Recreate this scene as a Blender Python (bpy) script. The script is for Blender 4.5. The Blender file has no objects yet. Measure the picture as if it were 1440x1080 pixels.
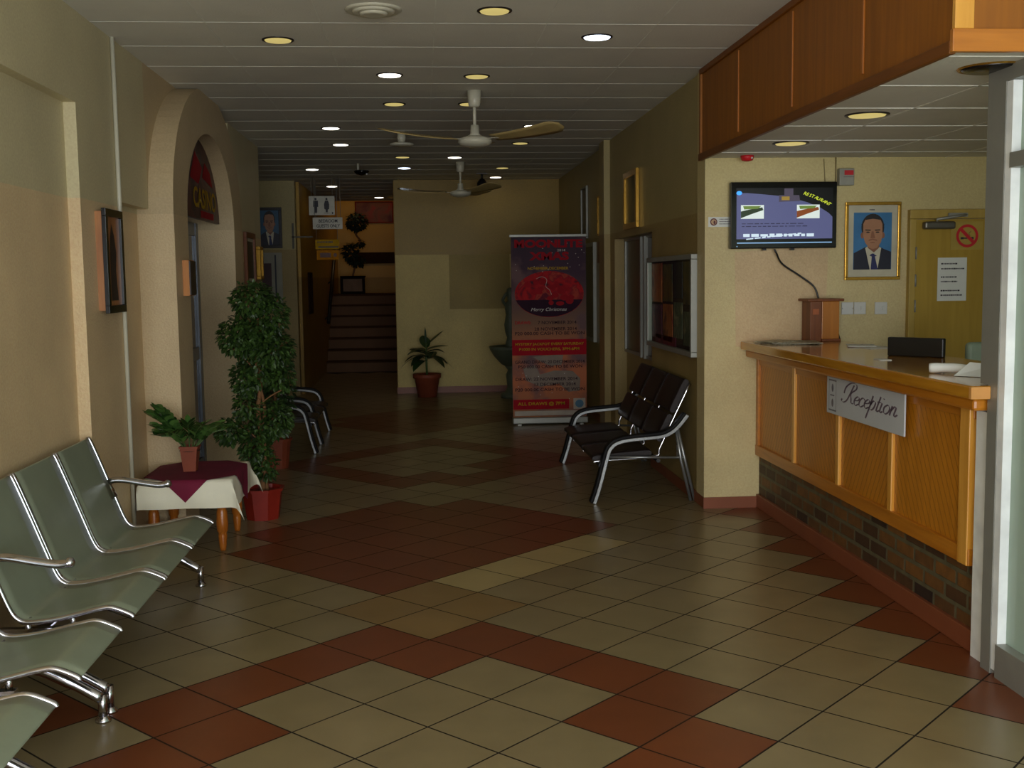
import bpy, bmesh, math, random
from mathutils import Vector, Matrix
random.seed(7)
PI = math.pi
scene = bpy.context.scene
COL = scene.collection
sin, cos = math.sin, math.cos

# ------------------------------------------------------------------ materials
def lin(c):
    return tuple((x / 12.92 if x <= .04045 else ((x + .055) / 1.055) ** 2.4) for x in c)

def srgb(r, g, b):
    return lin((r / 255, g / 255, b / 255))

def newmat(name):
    m = bpy.data.materials.new(name)
    m.use_nodes = True
    nt = m.node_tree
    return m, nt, nt.nodes['Principled BSDF']

def N(nt, typ, **kw):
    n = nt.nodes.new(typ)
    for k, v in kw.items():
        setattr(n, k, v)
    return n

def pm(name, col, rough=.5, metal=0., var=.12, scale=8., bump=0., bscale=60., spec=.5, coat=0., emit=None, estr=0.):
    """plain procedural material: base colour mottled by noise, optional noise bump"""
    m, nt, b = newmat(name)
    c = srgb(*col)
    tc = N(nt, 'ShaderNodeTexCoord')
    nz = N(nt, 'ShaderNodeTexNoise'); nz.inputs['Scale'].default_value = scale; nz.inputs['Detail'].default_value = 4
    nt.links.new(tc.outputs['Object'], nz.inputs['Vector'])
    rp = N(nt, 'ShaderNodeValToRGB')
    rp.color_ramp.elements[0].position = .3; rp.color_ramp.elements[1].position = .7
    rp.color_ramp.elements[0].color = (*[x * (1 - var) for x in c], 1)
    rp.color_ramp.elements[1].color = (*[min(1, x * (1 + var)) for x in c], 1)
    nt.links.new(nz.outputs['Fac'], rp.inputs['Fac'])
    nt.links.new(rp.outputs['Color'], b.inputs['Base Color'])
    b.inputs['Roughness'].default_value = rough
    b.inputs['Metallic'].default_value = metal
    b.inputs['Specular IOR Level'].default_value = spec
    b.inputs['Coat Weight'].default_value = coat
    if bump:
        n2 = N(nt, 'ShaderNodeTexNoise'); n2.inputs['Scale'].default_value = bscale; n2.inputs['Detail'].default_value = 3
        nt.links.new(tc.outputs['Object'], n2.inputs['Vector'])
        bp = N(nt, 'ShaderNodeBump'); bp.inputs['Strength'].default_value = bump; bp.inputs['Distance'].default_value = .01
        nt.links.new(n2.outputs['Fac'], bp.inputs['Height'])
        nt.links.new(bp.outputs['Normal'], b.inputs['Normal'])
    if emit:
        b.inputs['Emission Color'].default_value = (*srgb(*emit), 1)
        b.inputs['Emission Strength'].default_value = estr
    return m

def wood(name, dark, light, axis='Z', rough=.35, scale=3., coat=.2, groove=None):
    m, nt, b = newmat(name)
    tc = N(nt, 'ShaderNodeNewGeometry')
    mp = N(nt, 'ShaderNodeMapping')
    s = {'X': (.6, 9, 9), 'Y': (9, .6, 9), 'Z': (9, 9, .6)}[axis]
    mp.inputs['Scale'].default_value = [v * scale / 3 for v in s]
    nt.links.new(tc.outputs['Position'], mp.inputs['Vector'])
    nz = N(nt, 'ShaderNodeTexNoise'); nz.inputs['Scale'].default_value = 3; nz.inputs['Detail'].default_value = 6; nz.inputs['Distortion'].default_value = .6
    nt.links.new(mp.outputs['Vector'], nz.inputs['Vector'])
    rp = N(nt, 'ShaderNodeValToRGB')
    rp.color_ramp.elements[0].position = .3; rp.color_ramp.elements[1].position = .72
    rp.color_ramp.elements[0].color = (*srgb(*dark), 1); rp.color_ramp.elements[1].color = (*srgb(*light), 1)
    nt.links.new(nz.outputs['Fac'], rp.inputs['Fac'])
    col = rp.outputs['Color']
    if groove:   # tongue-and-groove boards set on the diagonal: y/z slope
        sp = N(nt, 'ShaderNodeSeparateXYZ'); nt.links.new(tc.outputs['Position'], sp.inputs[0])
        my = N(nt, 'ShaderNodeMath', operation='MULTIPLY'); my.inputs[1].default_value = groove[0]; nt.links.new(sp.outputs['Y'], my.inputs[0])
        ad = N(nt, 'ShaderNodeMath', operation='ADD'); nt.links.new(my.outputs[0], ad.inputs[0])
        mz = N(nt, 'ShaderNodeMath', operation='MULTIPLY'); mz.inputs[1].default_value = groove[1]; nt.links.new(sp.outputs['Z'], mz.inputs[0])
        nt.links.new(mz.outputs[0], ad.inputs[1])
        fr = N(nt, 'ShaderNodeMath', operation='FRACT'); nt.links.new(ad.outputs[0], fr.inputs[0])
        gt = N(nt, 'ShaderNodeMath', operation='LESS_THAN'); gt.inputs[1].default_value = .16; nt.links.new(fr.outputs[0], gt.inputs[0])
        mx = N(nt, 'ShaderNodeMix', data_type='RGBA'); nt.links.new(gt.outputs[0], mx.inputs['Factor'])
        nt.links.new(col, mx.inputs[6]); mx.inputs[7].default_value = (*[x * .72 for x in srgb(*dark)], 1)
        col = mx.outputs[2]
        bp = N(nt, 'ShaderNodeBump'); bp.inputs['Strength'].default_value = .4; bp.inputs['Distance'].default_value = .004; bp.invert = True
        nt.links.new(gt.outputs[0], bp.inputs['Height']); nt.links.new(bp.outputs['Normal'], b.inputs['Normal'])
    nt.links.new(col, b.inputs['Base Color'])
    b.inputs['Roughness'].default_value = rough
    b.inputs['Coat Weight'].default_value = coat; b.inputs['Coat Roughness'].default_value = .15
    return m

def emat(name, col, strength):
    m, nt, b = newmat(name)
    b.inputs['Base Color'].default_value = (*[x * .3 for x in srgb(*col)], 1)
    b.inputs['Emission Color'].default_value = (*srgb(*col), 1)
    b.inputs['Emission Strength'].default_value = strength
    b.inputs['Roughness'].default_value = .3
    return m

def wallmat(name, upper, lower, zline=1.97, glossy=.45):
    """painted plaster: smooth upper paint, rough speckled lower dado (the paint changes at a line)"""
    m, nt, b = newmat(name)
    g = N(nt, 'ShaderNodeNewGeometry'); sp = N(nt, 'ShaderNodeSeparateXYZ'); nt.links.new(g.outputs['Position'], sp.inputs[0])
    lt = N(nt, 'ShaderNodeMath', operation='LESS_THAN'); lt.inputs[1].default_value = zline; nt.links.new(sp.outputs['Z'], lt.inputs[0])
    nz = N(nt, 'ShaderNodeTexNoise'); nz.inputs['Scale'].default_value = 2.2; nz.inputs['Detail'].default_value = 5; nt.links.new(g.outputs['Position'], nz.inputs['Vector'])
    n2 = N(nt, 'ShaderNodeTexNoise'); n2.inputs['Scale'].default_value = 85; n2.inputs['Detail'].default_value = 3; nt.links.new(g.outputs['Position'], n2.inputs['Vector'])
    def ramp(c, v):
        r = N(nt, 'ShaderNodeValToRGB'); r.color_ramp.elements[0].position = .3; r.color_ramp.elements[1].position = .7
        c = srgb(*c)
        r.color_ramp.elements[0].color = (*[x * (1 - v) for x in c], 1); r.color_ramp.elements[1].color = (*[x * (1 + v) for x in c], 1)
        nt.links.new(nz.outputs['Fac'], r.inputs['Fac']); return r
    ru, rl = ramp(upper, .06), ramp(lower, .1)
    mx = N(nt, 'ShaderNodeMix', data_type='RGBA'); nt.links.new(lt.outputs[0], mx.inputs['Factor'])
    nt.links.new(ru.outputs['Color'], mx.inputs[6]); nt.links.new(rl.outputs['Color'], mx.inputs[7])
    mul = N(nt, 'ShaderNodeMix', data_type='RGBA', blend_type='OVERLAY'); mul.inputs['Factor'].default_value = .22
    nt.links.new(mx.outputs[2], mul.inputs[6]); nt.links.new(n2.outputs['Fac'], mul.inputs[7])
    nt.links.new(mul.outputs[2], b.inputs['Base Color'])
    st = N(nt, 'ShaderNodeMath', operation='MULTIPLY_ADD'); st.inputs[1].default_value = .35; st.inputs[2].default_value = .08
    nt.links.new(lt.outputs[0], st.inputs[0])
    bp = N(nt, 'ShaderNodeBump'); bp.inputs['Distance'].default_value = .008; nt.links.new(st.outputs[0], bp.inputs['Strength'])
    nt.links.new(n2.outputs['Fac'], bp.inputs['Height']); nt.links.new(bp.outputs['Normal'], b.inputs['Normal'])
    b.inputs['Roughness'].default_value = glossy
    b.inputs['Specular IOR Level'].default_value = .35
    return m

def tilemat(name, col, rough=.3, var=.13):
    m, nt, b = newmat(name)
    g = N(nt, 'ShaderNodeNewGeometry')
    nz = N(nt, 'ShaderNodeTexNoise'); nz.inputs['Scale'].default_value = 5; nz.inputs['Detail'].default_value = 2; nt.links.new(g.outputs['Position'], nz.inputs['Vector'])
    ad = N(nt, 'ShaderNodeMath', operation='MULTIPLY_ADD'); ad.inputs[1].default_value = .35; nt.links.new(g.outputs['Random Per Island'], ad.inputs[0])
    ad.inputs[2].default_value = -.17
    a2 = N(nt, 'ShaderNodeMath', operation='ADD'); nt.links.new(nz.outputs['Fac'], a2.inputs[0]); nt.links.new(ad.outputs[0], a2.inputs[1])
    r = N(nt, 'ShaderNodeValToRGB'); r.color_ramp.elements[0].position = .1; r.color_ramp.elements[1].position = .9
    c = srgb(*col)
    r.color_ramp.elements[0].color = (*[x * (1 - var) for x in c], 1); r.color_ramp.elements[1].color = (*[x * (1 + var) for x in c], 1)
    nt.links.new(a2.outputs[0], r.inputs['Fac']); nt.links.new(r.outputs['Color'], b.inputs['Base Color'])
    b.inputs['Roughness'].default_value = rough
    return m

def brickmat(name):
    m, nt, b = newmat(name)
    g = N(nt, 'ShaderNodeNewGeometry'); sp = N(nt, 'ShaderNodeSeparateXYZ'); nt.links.new(g.outputs['Position'], sp.inputs[0])
    cb = N(nt, 'ShaderNodeCombineXYZ'); nt.links.new(sp.outputs['Y'], cb.inputs['X']); nt.links.new(sp.outputs['Z'], cb.inputs['Y'])
    br = N(nt, 'ShaderNodeTexBrick'); nt.links.new(cb.outputs[0], br.inputs['Vector'])
    br.inputs['Scale'].default_value = 1; br.inputs['Brick Width'].default_value = .2; br.inputs['Row Height'].default_value = .076
    br.inputs['Mortar Size'].default_value = .011; br.inputs['Mortar Smooth'].default_value = .2; br.inputs['Bias'].default_value = .0
    br.inputs['Color1'].default_value = (*srgb(118, 78, 34), 1); br.inputs['Color2'].default_value = (*srgb(44, 32, 26), 1)
    br.inputs['Mortar'].default_value = (*srgb(92, 86, 62), 1)
    nz = N(nt, 'ShaderNodeTexNoise'); nz.inputs['Scale'].default_value = 18; nz.inputs['Detail'].default_value = 5; nt.links.new(g.outputs['Position'], nz.inputs['Vector'])
    mx = N(nt, 'ShaderNodeMix', data_type='RGBA', blend_type='OVERLAY'); mx.inputs['Factor'].default_value = .5
    nt.links.new(br.outputs['Color'], mx.inputs[6]); nt.links.new(nz.outputs['Fac'], mx.inputs[7]); nt.links.new(mx.outputs[2], b.inputs['Base Color'])
    bp = N(nt, 'ShaderNodeBump'); bp.inputs['Strength'].default_value = .6; bp.inputs['Distance'].default_value = .008; bp.invert = True
    nt.links.new(br.outputs['Fac'], bp.inputs['Height']); nt.links.new(bp.outputs['Normal'], b.inputs['Normal'])
    b.inputs['Roughness'].default_value = .6
    return m

def leafmat(name, a, c, rough=.4):
    m, nt, b = newmat(name)
    g = N(nt, 'ShaderNodeNewGeometry')
    r = N(nt, 'ShaderNodeValToRGB'); r.color_ramp.elements[0].color = (*srgb(*a), 1); r.color_ramp.elements[1].color = (*srgb(*c), 1)
    nt.links.new(g.outputs['Random Per Island'], r.inputs['Fac']); nt.links.new(r.outputs['Color'], b.inputs['Base Color'])
    b.inputs['Roughness'].default_value = rough
    b.inputs['Subsurface Weight'].default_value = 0
    return m

def rampmat(name, stops, zlo, zhi, rough=.7, blot=None, bs=3.):
    """print whose ink runs through several colours from foot to head, with blotches"""
    m, nt, b = newmat(name)
    g = N(nt, 'ShaderNodeNewGeometry'); sp = N(nt, 'ShaderNodeSeparateXYZ'); nt.links.new(g.outputs['Position'], sp.inputs[0])
    mr = N(nt, 'ShaderNodeMapRange'); mr.inputs['From Min'].default_value = zlo; mr.inputs['From Max'].default_value = zhi
    nt.links.new(sp.outputs['Z'], mr.inputs['Value'])
    r = N(nt, 'ShaderNodeValToRGB')
    els = r.color_ramp.elements
    els[0].position = stops[0][0]; els[0].color = (*srgb(*stops[0][1]), 1)
    els[1].position = stops[-1][0]; els[1].color = (*srgb(*stops[-1][1]), 1)
    for p, c in stops[1:-1]:
        e = els.new(p); e.color = (*srgb(*c), 1)
    nt.links.new(mr.outputs['Result'], r.inputs['Fac'])
    col = r.outputs['Color']
    if blot:
        nz = N(nt, 'ShaderNodeTexNoise'); nz.inputs['Scale'].default_value = bs; nz.inputs['Detail'].default_value = 3; nt.links.new(g.outputs['Position'], nz.inputs['Vector'])
        r2 = N(nt, 'ShaderNodeValToRGB'); r2.color_ramp.elements[0].position = .5; r2.color_ramp.elements[1].position = .68
        nt.links.new(nz.outputs['Fac'], r2.inputs['Fac'])
        mx = N(nt, 'ShaderNodeMix', data_type='RGBA'); nt.links.new(r2.outputs['Color'], mx.inputs['Factor']); nt.links.new(col, mx.inputs[6]); mx.inputs[7].default_value = (*srgb(*blot), 1)
        col = mx.outputs[2]
    nt.links.new(col, b.inputs['Base Color']); b.inputs['Roughness'].default_value = rough
    b.inputs['Specular IOR Level'].default_value = .15
    return m

def blotmat(name, cols, scale=5., rough=.4, seed=0.):
    """posters and pictures: a random mosaic of the given colours"""
    m, nt, b = newmat(name)
    tc = N(nt, 'ShaderNodeTexCoord')
    mp = N(nt, 'ShaderNodeMapping'); mp.inputs['Location'].default_value = (seed, seed * .7, seed * 1.3); nt.links.new(tc.outputs['Object'], mp.inputs['Vector'])
    nz = N(nt, 'ShaderNodeTexNoise'); nz.inputs['Scale'].default_value = scale; nz.inputs['Detail'].default_value = 3; nz.inputs['Distortion'].default_value = .7
    nt.links.new(mp.outputs['Vector'], nz.inputs['Vector'])
    r = N(nt, 'ShaderNodeValToRGB'); els = r.color_ramp.elements
    k = len(cols)
    els[0].position = .3; els[0].color = (*srgb(*cols[0]), 1); els[1].position = .7; els[1].color = (*srgb(*cols[-1]), 1)
    for i in range(1, k - 1):
        e = els.new(.3 + .4 * i / (k - 1)); e.color = (*srgb(*cols[i]), 1)
    nt.links.new(nz.outputs['Fac'], r.inputs['Fac']); nt.links.new(r.outputs['Color'], b.inputs['Base Color']); b.inputs['Roughness'].default_value = rough
    b.inputs['Specular IOR Level'].default_value = .2
    return m

def glassmat(name, tint, mixf=.85, rough=.03):
    """thin pane: mostly see-through with a faint tint plus surface gloss"""
    m, nt, b = newmat(name)
    nt.nodes.remove(b)
    out = nt.nodes['Material Output']
    tr = N(nt, 'ShaderNodeBsdfTransparent'); tr.inputs['Color'].default_value = (*srgb(*tint), 1)
    gl = N(nt, 'ShaderNodeBsdfGlossy'); gl.inputs['Roughness'].default_value = rough
    mx0 = .05
    mx = N(nt, 'ShaderNodeMixShader')
    mx.inputs[0].default_value = mx0; nt.links.new(tr.outputs[0], mx.inputs[1]); nt.links.new(gl.outputs[0], mx.inputs[2])
    nt.links.new(mx.outputs[0], out.inputs['Surface'])
    return m

M = {}
M['wall'] = wallmat('cream_plaster', (172, 156, 104), (158, 136, 84))
M['leftwall'] = wallmat('beige_plaster', (198, 186, 148), (214, 188, 146))
M['arch'] = wallmat('arch_plaster', (196, 174, 136), (210, 186, 146), glossy=.5)
M['recwall'] = wallmat('reception_plaster', (204, 188, 134), (208, 190, 140), glossy=.5)
M['peach'] = wallmat('peach_patch', (208, 180, 138), (208, 180, 138), glossy=.5)
M['ochre'] = wallmat('ochre_stair_wall', (186, 144, 46), (160, 124, 48), zline=1.6)
M['ceil'] = pm('ceiling_tile', (218, 216, 204), .75, bump=.25, bscale=90, var=.05, scale=2)
M['tbar'] = pm('ceiling_grid_paint', (222, 222, 210), .6)
M['grout'] = pm('grout', (46, 38, 30), .8)
M['cream'] = tilemat('cream_floor_tile', (136, 120, 86))
M['tan'] = tilemat('tan_floor_tile', (138, 110, 66))
M['pale'] = tilemat('pale_floor_tile', (176, 156, 106))
M['red'] = tilemat('red_floor_tile', (114, 60, 30), rough=.34)
M['skirt'] = tilemat('red_skirting_tile', (134, 74, 46), rough=.45)
M['brick'] = brickmat('face_brick')
M['wood_dark'] = wood('bulkhead_veneer', (136, 80, 4), (160, 96, 6), 'Z', .5, coat=0)
M['wood_edge'] = wood('light_oak_strip', (206, 142, 48), (232, 172, 76), 'Z', .35)
M['wood_top'] = wood('varnished_counter_top', (178, 116, 26), (206, 146, 44), 'Y', .14, coat=.6)
M['wood_panel'] = wood('diagonal_board_panel', (184, 116, 22), (206, 134, 34), 'Z', .4, groove=(22., 13.))
M['wood_panel2'] = wood('diagonal_board_panel_mirrored', (184, 116, 22), (206, 134, 34), 'Z', .4, groove=(22., -13.))
M['wood_frame'] = wood('counter_frame_wood', (174, 104, 18), (200, 128, 34), 'Y', .35)
M['wood_leg'] = wood('turned_pine', (156, 82, 22), (196, 118, 42), 'Z', .3, scale=8)
M['wood_box'] = wood('brown_box_wood', (104, 54, 20), (130, 70, 26), 'Z', .45, coat=0)
M['wood_box2'] = wood('orange_box_wood', (168, 100, 18), (190, 118, 28), 'Z', .35)
M['wood_door'] = wood('door_paint', (166, 134, 40), (178, 146, 50), 'Z', .45, coat=0)
M['black'] = pm('black_plastic', (16, 15, 17), .35)
M['padblack'] = pm('arm_pad_black', (14, 13, 14), .55, spec=.2)
M['blackgloss'] = pm('black_gloss', (8, 8, 10), .12)
M['darkframe'] = pm('dark_frame', (30, 22, 22), .35)
M['leather'] = pm('dark_brown_leatherette', (30, 19, 16), .42, bump=.15, bscale=120, spec=.3)
M['silver'] = pm('silver_paint', (150, 152, 152), .3, metal=.7)
M['chrome'] = pm('chrome', (205, 205, 215), .12, metal=1., var=.02)
M['alu'] = pm('aluminium', (150, 150, 142), .42, metal=.35, var=.05)
M['aluwhite'] = pm('white_coated_frame', (238, 242, 244), .35)
M['greenseat'] = pm('olive_green_steel', (142, 151, 130), .34, metal=.15, var=.05)
M['white'] = pm('white_plastic', (206, 206, 200), .4, var=.04)
M['offwhite'] = pm('off_white_enamel', (196, 192, 172), .35, var=.04)
M['cloth'] = pm('white_tablecloth', (240, 236, 214), .85, bump=.1, bscale=200, var=.03)
M['purple'] = pm('maroon_overlay', (112, 6, 48), .8, bump=.1, bscale=200)
M['potred'] = pm('red_plastic_pot', (136, 32, 18), .5)
M['terra'] = pm('terracotta', (134, 62, 36), .6)
M['soil'] = pm('potting_soil', (44, 32, 22), .95, bump=.6, bscale=50)
M['bark'] = pm('bark', (122, 84, 48), .8, bump=.4, bscale=40)
M['ficus'] = leafmat('ficus_leaf', (26, 46, 14), (62, 90, 34), .5)
M['zz'] = leafmat('glossy_leaf', (34, 66, 28), (88, 124, 58), .25)
M['darkleaf'] = leafmat('dark_leaf', (28, 50, 22), (54, 84, 38))
M['stem'] = pm('green_stem', (70, 92, 44), .5)
M['gold'] = pm('gold_frame', (196, 150, 62), .25, metal=.8, var=.08)
M['woodpic'] = wood('picture_wood', (140, 86, 44), (176, 118, 66), 'Z', .4)
M['stone'] = pm('green_grey_stone', (96, 104, 84), .5, bump=.4, bscale=30)
M['paper'] = pm('paper', (220, 222, 216), .7, var=.03)
M['ink'] = pm('ink', (44, 42, 50), .6)
M['inkgrey'] = pm('grey_ink', (96, 92, 96), .6)
M['inkred'] = pm('red_ink', (150, 20, 32), .7, spec=.15)
M['inkyel'] = pm('yellow_ink', (178, 142, 30), .7, spec=.15)
M['inkwhite'] = pm('white_ink', (200, 190, 180), .5)
M['stairtile'] = tilemat('stair_tile', (112, 74, 40), rough=.7)
M['frost'] = pm('milky_film_glass', (206, 224, 212), .12, var=.04)
def filmmat():
    m, nt, b = newmat('milky_film_pane')
    tl = N(nt, 'ShaderNodeBsdfTranslucent'); tl.inputs['Color'].default_value = (*srgb(222, 236, 226), 1)
    b.inputs['Base Color'].default_value = (*srgb(206, 224, 212), 1); b.inputs['Roughness'].default_value = .12
    mx = N(nt, 'ShaderNodeMixShader'); mx.inputs[0].default_value = .5
    nt.links.new(b.outputs[0], mx.inputs[1]); nt.links.new(tl.outputs[0], mx.inputs[2]); nt.links.new(mx.outputs[0], nt.nodes['Material Output'].inputs['Surface'])
    return m
M['frost'] = filmmat()
M['glass'] = glassmat('clear_pane', (232, 238, 232))
M['darkglass'] = pm('dark_glass', (70, 56, 30), .3, spec=.12)
M['greenglass'] = pm('greenish_glass', (78, 76, 54), .3, spec=.15)
M['doorblue'] = pm('blue_grey_door', (66, 76, 104), .3)
M['flesh'] = pm('printed_skin', (172, 124, 92), .45)
M['flesh2'] = pm('printed_skin_shadow', (140, 92, 66), .45)
M['sky'] = pm('printed_blue', (58, 118, 168), .4)
M['navy'] = pm('printed_navy', (24, 26, 44), .45)
M['tie'] = pm('printed_tie', (36, 40, 92), .45)
M['hair'] = pm('printed_hair', (30, 24, 22), .5)
M['shirt'] = pm('printed_shirt', (206, 200, 176), .5)
M['mat'] = pm('cream_mount', (196, 190, 166), .6)
M['lampon'] = emat('lit_diffuser', (255, 246, 226), 5.)
M['lampcool'] = emat('cool_lit_diffuser', (226, 240, 255), 5.)
M['lampdim'] = emat('dim_yellow_diffuser', (236, 214, 132), .62)
M['signred'] = pm('sign_red', (196, 26, 36), .5)
M['signwhite'] = pm('sign_white', (200, 196, 180), .5)
M['signyel'] = pm('sign_yellow', (190, 146, 30), .8, spec=.1)
M['signora'] = pm('sign_orange', (190, 122, 24), .8, spec=.1)

# ------------------------------------------------------------------ mesh builder
class MB:
    def __init__(s):
        s.v = []; s.f = []; s.mi = []; s.sm = []; s.cur = 0; s.smooth = False
    def addv(s, p):
        s.v.append(Vector(p)); return len(s.v) - 1
    def face(s, ids):
        s.f.append(tuple(ids)); s.mi.append(s.cur); s.sm.append(s.smooth)
    def poly(s, pts):
        s.face([s.addv(p) for p in pts]); return s
    def box(s, a, b):
        x0, x1 = sorted((a[0], b[0])); y0, y1 = sorted((a[1], b[1])); z0, z1 = sorted((a[2], b[2]))
        i = [s.addv(p) for p in ((x0, y0, z0), (x1, y0, z0), (x1, y1, z0), (x0, y1, z0), (x0, y0, z1), (x1, y0, z1), (x1, y1, z1), (x0, y1, z1))]
        for q in ((3, 2, 1, 0), (4, 5, 6, 7), (0, 1, 5, 4), (1, 2, 6, 5), (2, 3, 7, 6), (3, 0, 4, 7)):
            s.face([i[k] for k in q])
        return s
    def prism(s, pts, d):
        """closed polygon pts (3d) extruded by vector d"""
        d = Vector(d); n = len(pts)
        a = [s.addv(p) for p in pts]; b = [s.addv(Vector(p) + d) for p in pts]
        s.face(a[::-1]); s.face(b)
        for k in range(n):
            s.face((a[k], a[(k + 1) % n], b[(k + 1) % n], b[k]))
        return s
    def grid(s, fn, nu, nv, closeu=False):
        ids = [[s.addv(fn(u / nu, v / nv)) for v in range(nv + 1)] for u in range(nu if closeu else nu + 1)]
        L = len(ids)
        for u in range(nu):
            for v in range(nv):
                s.face((ids[u][v], ids[(u + 1) % L][v], ids[(u + 1) % L][v + 1], ids[u][v + 1]))
        return s
    def tube(s, pts, r, n=10, caps=True, flat=1., up=None):
        pts = [Vector(p) for p in pts]
        rs = r if isinstance(r, (list, tuple)) else [r] * len(pts)
        rings = []
        prev = None
        for k, p in enumerate(pts):
            t = (pts[min(k + 1, len(pts) - 1)] - pts[max(k - 1, 0)]).normalized()
            if prev is None:
                a = Vector(up) if up else (Vector((0, 0, 1)) if abs(t.z) < .9 else Vector((0, 1, 0)))
            else:
                a = prev
            nn = (a - t * a.dot(t))
            if nn.length < 1e-5:
                nn = t.orthogonal()
            nn.normalize(); prev = nn
            bb = t.cross(nn)
            rings.append([s.addv(p + rs[k] * (cos(2 * PI * j / n) * nn * flat + sin(2 * PI * j / n) * bb)) for j in range(n)])
        old = s.smooth; s.smooth = True
        for k in range(len(rings) - 1):
            for j in range(n):
                s.face((rings[k][j], rings[k][(j + 1) % n], rings[k + 1][(j + 1) % n], rings[k + 1][j]))
        s.smooth = old
        if caps:
            s.face(rings[0][::-1]); s.face(rings[-1])
        return s
    def lathe(s, prof, c, n=24, caps=True, sq=None):
        """profile of (r, z) round the vertical through c; sq = polygon corner count for a faceted pot"""
        c = Vector(c)
        k = sq or n
        old = s.smooth; s.smooth = not sq
        rings = [[s.addv(c + Vector((r * cos(2 * PI * (j + .5) / k), r * sin(2 * PI * (j + .5) / k), z))) for j in range(k)] for r, z in prof]
        for a in range(len(rings) - 1):
            for j in range(k):
                s.face((rings[a][j], rings[a][(j + 1) % k], rings[a + 1][(j + 1) % k], rings[a + 1][j]))
        s.smooth = False
        if caps:
            s.face(rings[0][::-1]); s.face(rings[-1])
        s.smooth = old
        return s
    def ball(s, c, r, nu=14, nv=9, sc=(1, 1, 1)):
        c = Vector(c); old = s.smooth; s.smooth = True
        s.grid(lambda u, v: c + Vector((r * sc[0] * sin(PI * v) * cos(2 * PI * u), r * sc[1] * sin(PI * v) * sin(2 * PI * u), -r * sc[2] * cos(PI * v))), nu, nv, True)
        s.smooth = old
        return s
    def leaf(s, p, d, nrm, L, W, droop=0., seg=3, fold=.25):
        """one pointed, slightly folded leaf from p along d"""
        p = Vector(p); d = Vector(d).normalized(); nrm = Vector(nrm)
        nrm = (nrm - d * nrm.dot(d))
        nrm = nrm.normalized() if nrm.length > 1e-5 else d.orthogonal().normalized()
        sd = d.cross(nrm)
        mid, lf, rt = [], [], []
        for k in range(seg + 1):
            t = k / seg
            w = W * .5 * (sin(PI * min(1, t * .92 + .06)) ** .8)
            q = p + d * (L * t) - Vector((0, 0, 1)) * droop * L * t * t
            mid.append(s.addv(q))
            if k in (0, seg):
                lf.append(mid[-1]); rt.append(mid[-1])
            else:
                lf.append(s.addv(q + sd * w + nrm * w * fold)); rt.append(s.addv(q - sd * w + nrm * w * fold))
        for k in range(seg):
            for e in (lf, rt):
                q = [mid[k], mid[k + 1], e[k + 1], e[k]]
                qq = []
                for z in q:
                    if z not in qq:
                        qq.append(z)
                if len(qq) > 2:
                    s.face(qq)
        return s
    def build(s, name, mats, parent=None, bevel=0., seg=2, weld=False):
        if not isinstance(mats, (list, tuple)):
            mats = [mats]
        me = bpy.data.meshes.new(name)
        if parent is not None:
            o0 = Vector((0, 0, 0)); p = parent
            while p is not None:
                o0 += p.location; p = p.parent
        else:
            lo = [min(v[k] for v in s.v) for k in range(3)]; hi = [max(v[k] for v in s.v) for k in range(3)]
            o0 = Vector(((lo[0] + hi[0]) / 2, (lo[1] + hi[1]) / 2, lo[2]))
        me.from_pydata([tuple(v - o0) for v in s.v], [], s.f)
        for m in mats:
            me.materials.append(m)
        for p, a, b in zip(me.polygons, s.mi, s.sm):
            p.material_index = a; p.use_smooth = b
        bm = bmesh.new(); bm.from_mesh(me)
        if weld:
            bmesh.ops.remove_doubles(bm, verts=bm.verts, dist=1e-5)
        bmesh.ops.recalc_face_normals(bm, faces=bm.faces)
        bm.to_mesh(me); bm.free(); me.update()
        o = bpy.data.objects.new(name, me); COL.objects.link(o)
        if parent is not None:
            o.parent = parent
        else:
            o.location = o0
        if bevel:
            md = o.modifiers.new('bevel', 'BEVEL'); md.width = bevel; md.segments = seg; md.limit_method = 'ANGLE'; md.angle_limit = .6
        return o

def tag(o, label, cat, group=None):
    o['label'] = label; o['category'] = cat
    if group: o['group'] = group
    return o

def struct(o):
    o['kind'] = 'structure'; return o

def thing(name, loc, label, cat, group=None):
    o = bpy.data.objects.new(name, None); COL.objects.link(o)
    o.empty_display_size = .05
    o.location = loc
    return tag(o, label, cat, group)

def dup(root, loc, label=None, rotz=None, group=None):
    c = root.copy(); COL.objects.link(c); c.location = loc
    if rotz is not None: c.rotation_euler = (0, 0, rotz)
    if label: c['label'] = label
    if group: c['group'] = group
    for ch in list(root.children):
        a = ch.copy(); COL.objects.link(a); a.parent = c
        for g in ch.children:
            b = g.copy(); COL.objects.link(b); b.parent = a
    return c

def B(name, mat, a, b, parent=None, bevel=0.):
    return MB().box(a, b).build(name, mat, parent, bevel)

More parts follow.
